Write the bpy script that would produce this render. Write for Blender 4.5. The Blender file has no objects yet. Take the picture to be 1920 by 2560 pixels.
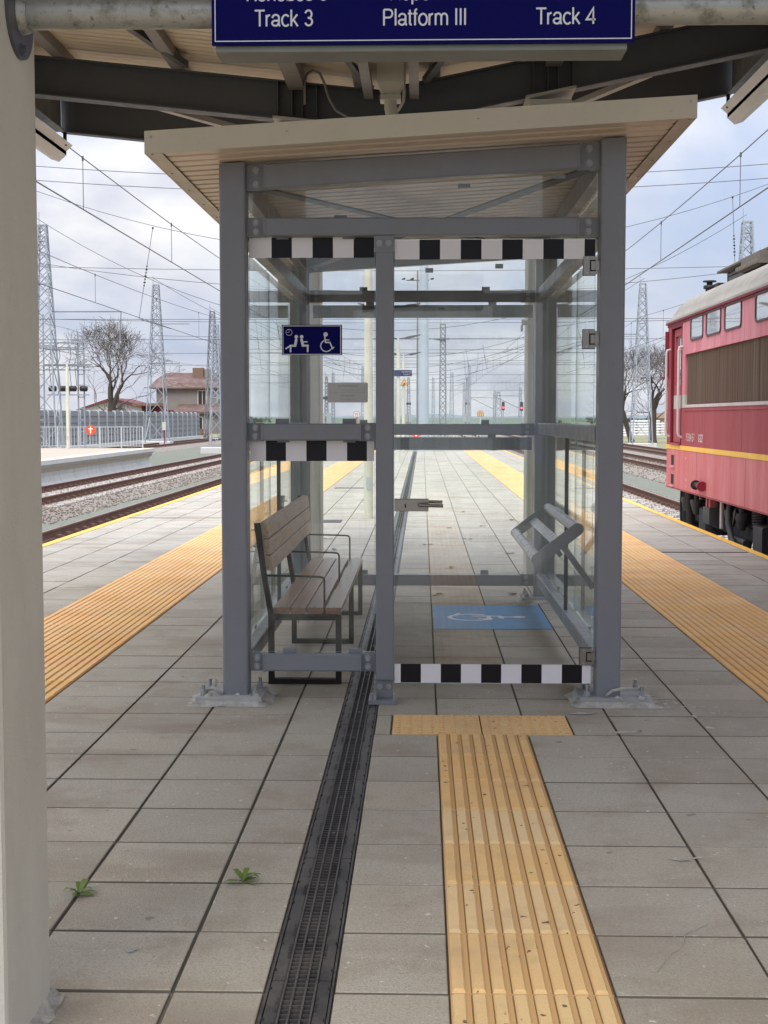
import bpy, math, random
from mathutils import Vector, Matrix
R = math.radians
random.seed(7)
S = bpy.context.scene
COL = S.collection
PI = math.pi

# ------------------------------------------------------------------ camera
cam_d = bpy.data.cameras.new('camera'); cam = bpy.data.objects.new('camera', cam_d); COL.objects.link(cam)
cam_d.lens = 3450/2560*36; cam_d.sensor_width = 36; cam_d.sensor_fit = 'AUTO'
cam_d.clip_start = 0.05; cam_d.clip_end = 20000
cam.location = (0, 0, 1.41); cam.rotation_euler = (R(90-3.93), 0, R(1.59))
S.camera = cam
S.render.resolution_x = 768; S.render.resolution_y = 1024

# ------------------------------------------------------------------ sky and sun
SUN_EL, SUN_ROT = 46, 205
w = bpy.data.worlds.new('World'); S.world = w; w.use_nodes = True
nt = w.node_tree; nt.nodes.clear()
def wn(t, **k):
    n = nt.nodes.new(t)
    for a, b in k.items(): setattr(n, a, b)
    return n
out = wn('ShaderNodeOutputWorld'); bg = wn('ShaderNodeBackground'); sky = wn('ShaderNodeTexSky', sky_type='NISHITA')
sky.sun_disc = False; sky.sun_elevation = R(SUN_EL); sky.sun_rotation = R(SUN_ROT); sky.air_density = 1.2; sky.dust_density = 1.5
tc = wn('ShaderNodeTexCoord'); sep = wn('ShaderNodeSeparateXYZ'); nt.links.new(tc.outputs['Generated'], sep.inputs[0])
def wm(op, a, b=None, c=None, clamp=False):
    n = wn('ShaderNodeMath', operation=op); n.use_clamp = clamp
    for i, v in enumerate((a, b, c)):
        if v is None: continue
        if isinstance(v, (int, float)): n.inputs[i].default_value = v
        else: nt.links.new(v, n.inputs[i])
    return n.outputs[0]
zc = wm('MAXIMUM', sep.outputs['Z'], 0.0)
den = wm('ADD', zc, 0.42)
cx = wm('DIVIDE', sep.outputs['X'], den); cy = wm('DIVIDE', sep.outputs['Y'], den)
comb = wn('ShaderNodeCombineXYZ'); nt.links.new(cx, comb.inputs[0]); nt.links.new(cy, comb.inputs[1])
no = wn('ShaderNodeTexNoise'); no.inputs['Scale'].default_value = 1.15; no.inputs['Detail'].default_value = 8; no.inputs['Roughness'].default_value = .55; no.inputs['Distortion'].default_value = .4
nt.links.new(comb.outputs[0], no.inputs['Vector'])
no2 = wn('ShaderNodeTexNoise'); no2.inputs['Scale'].default_value = 5.5; no2.inputs['Detail'].default_value = 6; nt.links.new(comb.outputs[0], no2.inputs['Vector'])
cov = wn('ShaderNodeMapRange'); cov.inputs['From Min'].default_value = .40; cov.inputs['From Max'].default_value = .56; nt.links.new(no.outputs['Fac'], cov.inputs['Value'])
shade = wn('ShaderNodeMapRange'); shade.inputs['From Min'].default_value = .36; shade.inputs['From Max'].default_value = .60; nt.links.new(no2.outputs['Fac'], shade.inputs['Value'])
cl = wn('ShaderNodeMix', data_type='RGBA'); cl.inputs['A'].default_value = (.55, .575, .665, 1); cl.inputs['B'].default_value = (.80, .795, .81, 1)
nt.links.new(shade.outputs[0], cl.inputs['Factor'])
skm = wn('ShaderNodeMix', data_type='RGBA', blend_type='MULTIPLY'); skm.inputs['Factor'].default_value = 1; skm.inputs['B'].default_value = (.085, .085, .085, 1)
nt.links.new(sky.outputs[0], skm.inputs['A'])
blue = wn('ShaderNodeMix', data_type='RGBA'); blue.inputs['Factor'].default_value = .72; blue.inputs['B'].default_value = (.47, .54, .75, 1)
nt.links.new(skm.outputs['Result'], blue.inputs['A'])
mx = wn('ShaderNodeMix', data_type='RGBA'); nt.links.new(cov.outputs[0], mx.inputs['Factor']); nt.links.new(blue.outputs['Result'], mx.inputs['A']); nt.links.new(cl.outputs['Result'], mx.inputs['B'])
# overcast dome: brighter towards the zenith
gain = wm('MULTIPLY_ADD', wm('POWER', zc, 2.0), 4.0, 1.0)
g3 = wn('ShaderNodeMix', data_type='RGBA', blend_type='MULTIPLY'); g3.inputs['Factor'].default_value = 1
nt.links.new(mx.outputs['Result'], g3.inputs['A']); nt.links.new(gain, g3.inputs['B'])
nt.links.new(g3.outputs['Result'], bg.inputs['Color']); bg.inputs['Strength'].default_value = 1.0
nt.links.new(bg.outputs[0], out.inputs[0])
sd = bpy.data.lights.new('sun', 'SUN'); sd.energy = 1.5; sd.angle = R(28); sd.color = (1, .95, .88)
sun = bpy.data.objects.new('sun', sd); COL.objects.link(sun)
az = R(SUN_ROT); el = R(SUN_EL)
dirv = Vector((math.sin(az)*math.cos(el), math.cos(az)*math.cos(el), math.sin(el)))
sun.rotation_euler = dirv.to_track_quat('Z', 'Y').to_euler()
S.view_settings.view_transform = 'Standard'; S.view_settings.look = 'None'; S.view_settings.gamma = 1; S.view_settings.exposure = 0.24
S.cycles.max_bounces = 10; S.cycles.transparent_max_bounces = 24; S.cycles.glossy_bounces = 4; S.cycles.diffuse_bounces = 4

# ------------------------------------------------------------------ materials
def srgb(r, g, b):
    f = lambda c: (c/255/12.92) if c/255 <= .04045 else ((c/255+.055)/1.055)**2.4
    return (f(r), f(g), f(b), 1)
class MT:
    def __init__(s, name, col=(.5,.5,.5), rough=.6, metal=0, spec=.5):
        s.m = bpy.data.materials.new(name); s.m.use_nodes = True; s.t = s.m.node_tree
        s.b = s.t.nodes['Principled BSDF']
        s.b.inputs['Base Color'].default_value = tuple(col[:3])+(1,); s.b.inputs['Roughness'].default_value = rough
        s.b.inputs['Metallic'].default_value = metal; s.b.inputs['Specular IOR Level'].default_value = spec
        s.col = None; s._c = None
    def n(s, t, **k):
        x = s.t.nodes.new(t)
        for a, b in k.items(): setattr(x, a, b)
        return x
    def coord(s, scale=(1,1,1), kind='Object'):
        if kind == 'World':
            g = s.n('ShaderNodeNewGeometry'); src = g.outputs['Position']
        else:
            c = s.n('ShaderNodeTexCoord'); src = c.outputs[kind]
        mp = s.n('ShaderNodeMapping'); mp.inputs['Scale'].default_value = scale
        s.t.links.new(src, mp.inputs[0]); return mp.outputs[0]
    def noise(s, sc, det=5, rough=.6, scale=(1,1,1), lo=.3, hi=.7, kind='World', dist=0):
        x = s.n('ShaderNodeTexNoise'); x.inputs['Scale'].default_value = sc; x.inputs['Detail'].default_value = det; x.inputs['Roughness'].default_value = rough; x.inputs['Distortion'].default_value = dist
        s.t.links.new(s.coord(scale, kind), x.inputs['Vector'])
        mr = s.n('ShaderNodeMapRange'); mr.inputs['From Min'].default_value = lo; mr.inputs['From Max'].default_value = hi
        s.t.links.new(x.outputs['Fac'], mr.inputs['Value']); return mr.outputs[0]
    def cur(s):
        return s._c
    def mix(s, fac, b, mode='MIX', amt=None):
        """lay colour b over the current colour where fac is 1"""
        m = s.n('ShaderNodeMix', data_type='RGBA', blend_type=mode)
        if amt is not None and not isinstance(fac, (int, float)):
            q = s.n('ShaderNodeMath', operation='MULTIPLY'); s.t.links.new(fac, q.inputs[0]); q.inputs[1].default_value = amt; fac = q.outputs[0]
        if isinstance(fac, (int, float)): m.inputs['Factor'].default_value = fac
        else: s.t.links.new(fac, m.inputs['Factor'])
        if s._c is None: m.inputs['A'].default_value = s.b.inputs['Base Color'].default_value
        else: s.t.links.new(s._c, m.inputs['A'])
        if isinstance(b, tuple): m.inputs['B'].default_value = tuple(b[:3])+(1,)
        else: s.t.links.new(b, m.inputs['B'])
        s._c = m.outputs['Result']; s.t.links.new(s._c, s.b.inputs['Base Color']); return s
    def bump(s, fac, st=.3, dist=.01):
        b = s.n('ShaderNodeBump'); b.inputs['Strength'].default_value = st; b.inputs['Distance'].default_value = dist
        s.t.links.new(fac, b.inputs['Height'])
        if s.b.inputs['Normal'].links: s.t.links.new(s.b.inputs['Normal'].links[0].from_socket, b.inputs['Normal'])
        s.t.links.new(b.outputs[0], s.b.inputs['Normal']); return s
    def rough(s, fac, a, b):
        mr = s.n('ShaderNodeMapRange'); mr.inputs['To Min'].default_value = a; mr.inputs['To Max'].default_value = b
        s.t.links.new(fac, mr.inputs['Value']); s.t.links.new(mr.outputs[0], s.b.inputs['Roughness']); return s
    def attr(s, name, mode='MULTIPLY', fac=1.0):
        a = s.n('ShaderNodeAttribute'); a.attribute_name = name
        return s.mix(fac, a.outputs['Color'], mode)
def multi(*a): return a

M = {}
def painted(name, col, rough=.42, dirt=(.12,.11,.09), amt=.25, bump=.06, spec=.5):
    m = MT(name, col, rough, 0, spec)
    m.mix(m.noise(2.3, 6, .65, (1,1,.35), .45, .75), dirt, amt=amt)
    m.mix(m.noise(45, 3, .6, lo=.62, hi=.8), tuple(c*.6 for c in col), amt=.35)
    m.bump(m.noise(160, 2), bump, .002); m.rough(m.noise(9, 4), rough-.08, rough+.14)
    return m.m
M['steel'] = painted('shelter_grey_paint', (.205,.218,.245), .38, amt=.22)
M['steel_dk'] = painted('canopy_anthracite_paint', (.074,.078,.086), .5, amt=.1)
M['steel_md'] = painted('tie_beam_paint', (.22,.205,.19), .5, amt=.35)
M['steel_lt'] = painted('bolt_grey', (.33,.345,.37), .35)
M['plate_dusty'] = painted('dusty_plate', (.30,.31,.32), .7, (.55,.54,.50), .8)
M['beige'] = painted('beige_flashing', (.56,.52,.42), .45, amt=.14)
M['cream'] = painted('column_cream_paint', (.54,.525,.455), .5, (.25,.24,.2), .35, .25)
M['edgegrey'] = painted('edge_beam_grey_green', (.14,.145,.13), .5)
M['flange'] = painted('light_flange_paint', (.42,.39,.35), .5, amt=.2)
M['bench_iron'] = painted('bench_black_steel', (.018,.017,.016), .5, (.05,.045,.04), .3, .05, .25)
M['lean'] = painted('lean_rail_grey_metal', (.50,.52,.53), .3, amt=.1)
M['fasc'] = painted('pale_gutter_metal', (.55,.55,.53), .4, amt=.15)
g = MT('galvanised_pipe', (.33,.34,.32), .38, .55)
g.mix(g.noise(14, 6, .7, (1,1,1), .5, .66), (.10,.10,.07), amt=.75); g.mix(g.noise(60, 3, lo=.6, hi=.72), (.05,.05,.04), amt=.7)
g.rough(g.noise(20), .3, .6); M['galv'] = g.m
g = MT('galvanised_sheet', (.20,.21,.19), .45, .4); g.mix(g.noise(5,6,.6), (.11,.12,.10), amt=.6); M['galvbox'] = g.m
M['dkplate'] = painted('dark_flange_paint', (.07,.07,.085), .35)
g = MT('zinc', (.42,.43,.43), .35, .8); g.mix(g.noise(30), (.2,.2,.2), amt=.4); M['zinc'] = g.m
g = MT('brushed_steel', (.30,.285,.265), .3, .9); g.bump(g.noise(40, 2, scale=(1,1,20)), .05, .001); M['inox'] = g.m
g = MT('soffit_planks', (.70,.60,.44), .6)
g.mix(g.noise(1.4, 6, .6, (1,2,1), .4, .75), (.36,.29,.21), amt=.45); g.mix(g.noise(6,4,.6,(1,14,1),.5,.7), (.34,.28,.21), amt=.35); M['soffit'] = g.m
g = MT('shelter_soffit_sheet', (.60,.51,.40), .4); g.mix(g.noise(3, 5, .6, (.4,3,1), .45, .75), (.36,.30,.22), amt=.45); M['rib'] = g.m

def slabmat(name, base, alt, warm, rough=.8):
    g = MT(name, base, rough, 0, .35)
    g.attr('tone')
    g.mix(g.noise(1.1, 5, .6, lo=.38, hi=.62), alt, amt=.75)
    g.mix(g.noise(2.7, 6, .7, (1,1,1), .50, .66), warm, amt=.65)
    g.mix(g.noise(7, 5, .7, lo=.58, hi=.74), tuple(c*1.25 for c in base), amt=.35)
    g.mix(g.noise(160, 3, .7, lo=.50, hi=.72), tuple(c*.5 for c in base), amt=.5); g.mix(g.noise(85, 4, .8, lo=.48, hi=.62), tuple(c*.66 for c in base), amt=.55); g.mix(g.noise(110, 3, .8, lo=.56, hi=.68), tuple(c*1.35 for c in base), amt=.45); g.mix(g.noise(.9, 3, .5, (1,2.4,1), .56, .68), (.26,.20,.15), amt=.45)
    g.mix(g.noise(34, 2, .5, lo=.70, hi=.73), (.72,.70,.64), amt=.7); g.mix(g.noise(11, 2, .5, lo=.735, hi=.75), (.16,.14,.115), amt=.6)
    g.bump(g.noise(180, 3), .5, .004); g.bump(g.noise(14, 4), .2, .006)
    return g.m
M['slab'] = slabmat('concrete_slab', (.43,.385,.305), (.48,.45,.375), (.315,.255,.185))
M['joint'] = MT('joint_sand', (.15,.132,.105), .95).m
g = MT('ochre_tactile_tile', (.76,.50,.22), .8, 0, .3); g.attr('tone')
g.mix(g.noise(6, 5, .65, lo=.42, hi=.7), (.78,.55,.29), amt=.5); g.mix(g.noise(150,3,lo=.55,hi=.75), (.42,.25,.10), amt=.35)
g.mix(g.noise(2.2,5,.7,lo=.5,hi=.7), (.50,.34,.19), amt=.6); g.mix(g.noise(28, 2, .4, lo=.71, hi=.725), (.12,.07,.03), amt=.9); g.bump(g.noise(200,3), .25, .0015); M['ochre'] = g.m
g = MT('yellow_tactile_strip', (.82,.47,.17), .75, 0, .3); g.attr('tone'); g.mix(g.noise(3,5,.6,lo=.4,hi=.7), (.80,.56,.30), amt=.7); g.mix(g.noise(120,3,lo=.55,hi=.75),(.4,.22,.07),amt=.3); M['strip'] = g.m
M['ochre_groove'] = MT('ochre_groove_tone', (.62,.385,.165), .9).m; M['ochre_line'] = MT('ochre_dark_tone', (.22,.125,.055), .95).m; M['strip_groove'] = MT('strip_groove_tone', (.40,.20,.055), .9).m  # groove and line colours, darker than the rib tops
g = MT('yellow_edge_paint', (.84,.47,.05), .6); g.mix(g.noise(9,5,.7,lo=.6,hi=.75), (.5,.42,.3), amt=.5); M['yline'] = g.m
g = MT('grate_plastic', (.030,.030,.032), .45); g.mix(g.noise(7,6,.7,lo=.35,hi=.6), (.105,.093,.082), amt=.8); g.bump(g.noise(90,3),.15,.002); M['grate'] = g.m
M['void'] = MT('channel_dark', (.008,.008,.008), .9).m
g = MT('grate_edge', (.13,.12,.11), .5, .3); g.mix(g.noise(12), (.06,.055,.05), amt=.6); M['gredge'] = g.m
g = MT('mortar', (.58,.56,.51), .9); g.mix(g.noise(14,6,.7,lo=.4,hi=.65), (.24,.23,.20), amt=.7); g.bump(g.noise(60,5,.7),.7,.01); M['mortar'] = g.m
g = MT('white_film', (.78,.77,.80), .45); M['white'] = g.m
M['black'] = MT('black_film', (.006,.005,.009), .4, 0, .3).m
M['film_a'] = MT('film_back_grey', (.085,.10,.095), .5).m
M['film_b'] = MT('film_back_light_grey', (.115,.13,.125), .5).m
M['navy'] = MT('sign_navy', (.0012,.001,.080), .5, 0, .08).m
M['signwhite'] = MT('sign_white', (.62,.63,.68), .4).m
M['plategrey'] = painted('aluminium_plate', (.48,.49,.48), .45)
M['inkgrey'] = MT('engraved_grey', (.12,.12,.12), .6).m
g = MT('wood_plank', (.235,.11,.06), .28)
g.mix(g.noise(9, 6, .65, (6,.55,6), .4, .7, 'World', .4), (.33,.20,.125), amt=.7); g.mix(g.noise(30,4,.6,(8,.4,8),.55,.7), (.09,.04,.02), amt=.5)
g.bump(g.noise(20,4,.6,(8,.5,8)), .15, .003); M['wood'] = g.m
g = MT('worn_wood_plank', (.48,.37,.27), .45)
g.mix(g.noise(9, 6, .65, (6,.55,6), .42, .7, 'World', .4), (.26,.155,.10), amt=.75); g.mix(g.noise(7,5,.7,lo=.6,hi=.7), (.12,.08,.05), amt=.6); g.bump(g.noise(20,4,.6,(8,.5,8)), .15, .003); M['woodworn'] = g.m
g = MT('blue_floor_paint', (.035,.23,.47), .6); g.mix(g.noise(9,6,.7,lo=.5,hi=.72), (.20,.30,.36), amt=.7); g.mix(g.noise(2,4,lo=.4,hi=.7),(.03,.18,.38),amt=.6); M['bluefloor'] = g.m
g = MT('worn_white_paint', (.66,.70,.72), .6); g.mix(g.noise(25,5,.7,lo=.58,hi=.7), (.30,.42,.50), amt=.8); M['wornwhite'] = g.m
def glassmat(name, tint):
    m = bpy.data.materials.new(name); m.use_nodes = True; t = m.node_tree; t.nodes.clear()
    o = t.nodes.new('ShaderNodeOutputMaterial'); mix = t.nodes.new('ShaderNodeMixShader'); tr = t.nodes.new('ShaderNodeBsdfTransparent'); gl = t.nodes.new('ShaderNodeBsdfGlossy')
    tr.inputs[0].default_value = tint; gl.inputs['Roughness'].default_value = 0.0; gl.inputs['Color'].default_value = (.93,.97,.94,1)
    geo = t.nodes.new('ShaderNodeNewGeometry'); ior = t.nodes.new('ShaderNodeMapRange'); ior.inputs['To Min'].default_value = 1.5; ior.inputs['To Max'].default_value = 1/1.5
    t.links.new(geo.outputs['Backfacing'], ior.inputs['Value']); fr = t.nodes.new('ShaderNodeFresnel'); t.links.new(ior.outputs[0], fr.inputs['IOR'])
    df = t.nodes.new('ShaderNodeBsdfDiffuse'); df.inputs[0].default_value = (.8,.84,.81,1)
    ns = t.nodes.new('ShaderNodeTexNoise'); ns.inputs['Scale'].default_value = 3.2; ns.inputs['Detail'].default_value = 9; ns.inputs['Roughness'].default_value = .7
    tcn = t.nodes.new('ShaderNodeTexCoord'); t.links.new(tcn.outputs['Object'], ns.inputs['Vector'])
    mr = t.nodes.new('ShaderNodeMapRange'); mr.inputs['From Min'].default_value = .48; mr.inputs['From Max'].default_value = .72; mr.inputs['To Min'].default_value = .003; mr.inputs['To Max'].default_value = .06
    t.links.new(ns.outputs['Fac'], mr.inputs['Value'])
    m2 = t.nodes.new('ShaderNodeMixShader'); t.links.new(mr.outputs[0], m2.inputs[0]); t.links.new(tr.outputs[0], m2.inputs[1]); t.links.new(df.outputs[0], m2.inputs[2])
    t.links.new(fr.outputs[0], mix.inputs[0]); t.links.new(m2.outputs[0], mix.inputs[1]); t.links.new(gl.outputs[0], mix.inputs[2]); t.links.new(mix.outputs[0], o.inputs[0])
    return m
M['glass'] = glassmat('shelter_glass', (.985,.993,.988,1))
M['glassedge'] = MT('glass_edge', (.35,.50,.44), .15).m
# rail yard
g = MT('track_gravel', (.165,.168,.135), .95, 0, .1); g.mix(g.noise(.35,6,.65,lo=.4,hi=.68), (.135,.15,.10), amt=.8); g.mix(g.noise(9,5,.8,lo=.42,hi=.66), (.27,.265,.225), amt=.5); g.mix(g.noise(3.5,6,.8,lo=.5,hi=.6), (.14,.15,.11), amt=.35); M['gravel'] = g.m
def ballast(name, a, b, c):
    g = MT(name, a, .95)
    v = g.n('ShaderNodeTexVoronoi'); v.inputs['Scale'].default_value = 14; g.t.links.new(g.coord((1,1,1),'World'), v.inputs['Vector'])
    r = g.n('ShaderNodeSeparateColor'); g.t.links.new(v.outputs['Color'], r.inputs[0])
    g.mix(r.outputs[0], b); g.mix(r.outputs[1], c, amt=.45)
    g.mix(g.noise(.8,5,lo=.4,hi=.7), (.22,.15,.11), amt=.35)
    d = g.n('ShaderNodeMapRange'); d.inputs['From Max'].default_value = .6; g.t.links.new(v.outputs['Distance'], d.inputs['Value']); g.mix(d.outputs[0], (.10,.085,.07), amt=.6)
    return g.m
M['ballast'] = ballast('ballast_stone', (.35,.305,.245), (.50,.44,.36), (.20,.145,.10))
g = MT('rail_side_rust', (.10,.045,.028), .85); g.mix(g.noise(4,5), (.16,.08,.05), amt=.6); M['rust'] = g.m
g = MT('rail_head', (.30,.22,.18), .4, .5); g.mix(g.noise(3,4,scale=(1,.2,1)), (.16,.09,.06), amt=.6); M['railtop'] = g.m
g = MT('sleeper_concrete', (.42,.39,.35), .9); g.mix(g.noise(5,5), (.28,.22,.18), amt=.6); M['sleeper'] = g.m
g = MT('field_ground', (.16,.19,.085), .95); g.mix(g.noise(.02,5,.6,lo=.4,hi=.6), (.075,.135,.06), amt=.9); g.mix(g.noise(.6,6,.7,lo=.4,hi=.7), (.28,.26,.15), amt=.4); M['ground'] = g.m
g = MT('young_crop', (.085,.125,.075), .95); g.mix(g.noise(.01,4), (.13,.15,.10), amt=.6); M['field'] = g.m
g = MT('verge_grass', (.22,.20,.105), .95); g.mix(g.noise(.5,6,.7,lo=.4,hi=.65), (.13,.17,.06), amt=.85); g.mix(g.noise(4,5,.8), (.31,.27,.17), amt=.4); M['verge'] = g.m
M['hill'] = MT('hill_haze_blue', (.16,.19,.21), 1).m  # bluish base colour holds the haze of distance
M['treeline'] = MT('distant_trees', (.075,.075,.06), 1).m
g = MT('precast_concrete', (.55,.54,.51), .9); g.mix(g.noise(1.2,6,.7,(1,1,2),.5,.75), (.35,.33,.29), amt=.5); M['precast'] = g.m
g = MT('far_paving', (.42,.34,.25), .9); g.mix(g.noise(.5,4), (.37,.33,.27), amt=.6); M['farpave'] = g.m
g = MT('tower_paint', (.31,.34,.38), .5, .2); g.mix(g.noise(2,5,.6,lo=.45,hi=.7), (.28,.30,.33), amt=.5); M['tower'] = g.m
g = MT('tower_paint_dark', (.17,.18,.20), .6, .2); g.mix(g.noise(1.1,4), (.26,.27,.30), amt=.6); M['towerdk'] = g.m
M['wire'] = MT('wire_copper_dark', (.10,.10,.11), .6).m
M['insul'] = MT('insulator_brown', (.03,.018,.015), .3).m
g = MT('mast_pale_blue', (.46,.52,.57), .45, .1); g.mix(g.noise(.8,4,scale=(6,6,.5)), (.38,.44,.50), amt=.5); M['mastblue'] = g.m
M['lamppost'] = painted('lamp_post_cream', (.62,.62,.50), .45)
M['lampdk'] = MT('lamp_head_dark', (.05,.05,.055), .5).m
g = MT('bark', (.075,.060,.048), .95); g.mix(g.noise(5,5,.7,(1,1,.3)), (.045,.035,.03), amt=.7); M['bark'] = g.m
g = MT('twigs', (.115,.09,.075), .95); M['twig'] = g.m
g = MT('roof_tiles', (.115,.066,.053), .9)
g.mix(g.noise(.9,6,.75,lo=.45,hi=.62), (.22,.165,.14), amt=.8); g.mix(g.noise(.35,4,lo=.45,hi=.7), (.12,.06,.045), amt=.8); g.bump(g.noise(3,3,scale=(4,1,1)),.4,.1); M['tiles'] = g.m
g = MT('render_grey', (.25,.225,.195), .95); g.mix(g.noise(.35,6,.7,lo=.4,hi=.7), (.19,.17,.15), amt=.7); M['render'] = g.m
M['render_dk'] = MT('render_dark_grey', (.19,.175,.155), .95).m  # darker grey render for the annex wall
M['render_lt'] = MT('render_beige', (.42,.34,.27), .95).m
M['shedwhite'] = MT('shed_white', (.62,.62,.66), .9).m
M['shedroof'] = MT('shed_red_roof', (.13,.035,.033), .8).m
M['brick'] = MT('old_brick', (.19,.12,.08), .9).m
M['winframe'] = MT('window_frame_white', (.55,.52,.46), .7).m
M['windark'] = MT('window_dark', (.03,.03,.032), .2).m
g = MT('barrier_panel', (.20,.205,.21), .7); g.mix(g.noise(.8,5,scale=(1,.6,4)), (.15,.155,.16), amt=.6); M['barrier'] = g.m
M['barrierpost'] = MT('barrier_post', (.48,.49,.51), .6).m
M['railing'] = painted('railing_paint', (.50,.53,.53), .5)
M['red'] = MT('sign_red', (.80,.075,.015), .45).m
M['orange'] = MT('sign_orange', (.82,.38,.08), .5).m
M['signal'] = MT('signal_housing', (.022,.02,.022), .5).m
g = MT('signal_red_lamp', (.8,.02,.02), .3); g.b.inputs['Emission Color'].default_value = (1,.03,.03,1); g.b.inputs['Emission Strength'].default_value = 14; M['redlamp'] = g.m
M['cabinet'] = MT('cabinet_grey', (.35,.37,.36), .6).m
M['leaf'] = MT('weed_leaf', (.12,.185,.03), .6).m
M['dryleaf'] = MT('dry_leaf', (.12,.10,.04), .8).m
# locomotive
def faded(name, base, fade, dark, streak=.45):
    g = MT(name, base, .62, 0, .25)
    g.mix(g.noise(1.6,6,.7,(1,1.4,.22),.40,.70), fade, amt=.75)
    g.mix(g.noise(6,5,.7,(1,3.2,.35),.52,.72), dark, amt=streak); g.mix(g.noise(22,4,.7,(1,1.5,.5),.62,.72), tuple(min(1,c*1.5) for c in fade), amt=.45)
    g.bump(g.noise(1.3,4), .05, .05); return g.m
M['lrose'] = faded('faded_rose_paint', (.54,.175,.205), (.68,.35,.375), (.30,.08,.10))
M['lcrim'] = faded('crimson_paint', (.30,.045,.055), (.38,.09,.10), (.19,.025,.035))
M['lsalm'] = faded('salmon_skirt_paint', (.53,.135,.14), (.63,.25,.245), (.36,.085,.09))
M['ldark'] = faded('dark_crimson_trim', (.16,.015,.03), (.22,.03,.05), (.09,.01,.02))
M['lgrey'] = faded('grey_band_paint', (.40,.39,.36), (.46,.45,.42), (.30,.28,.25))
g = MT('loco_roof', (.31,.285,.235), .85); g.mix(g.noise(1.5,6,.7,(1,.6,1),.4,.7), (.17,.155,.13), amt=.7); g.mix(g.noise(8,5,.7,lo=.55,hi=.7),(.2,.17,.14),amt=.4); M['lroof'] = g.m
g = MT('loco_grille', (.075,.048,.028), .85, 0, .2)
g.mix(g.noise(3,6,.7,(1,5,.10),.42,.66), (.145,.105,.07), amt=.8); g.mix(g.noise(9,4,.7,(1,6,.05),.55,.68), (.23,.175,.12), amt=.6); g.mix(g.noise(1.2,4,scale=(1,1,.4)), (.11,.045,.035), amt=.35); g.bump(g.noise(40,2,scale=(1,.15,6)),.2,.01); M['lgrille'] = g.m
M['lyel'] = faded('loco_yellow_line', (.80,.46,.06), (.84,.58,.16), (.6,.32,.05), .3)
M['lunder'] = painted('underframe_grime', (.018,.017,.015), .7, (.07,.06,.05), .5)
M['lunder2'] = painted('underframe_dust', (.085,.08,.075), .7, (.03,.03,.03), .5)
M['lglass'] = MT('loco_window_glass', (.62,.65,.63), .03, .75, .9).m
M['lrubber'] = MT('window_rubber', (.075,.035,.045), .6).m
M['lrail'] = painted('handrail_worn_white', (.52,.45,.43), .5)
M['lroofkit'] = painted('roof_gear_brown', (.14,.12,.095), .7, amt=.4)
M['ltext'] = MT('loco_lettering', (.72,.62,.60), .6).m
M['lred'] = MT('socket_red', (.22,.008,.022), .6).m

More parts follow.
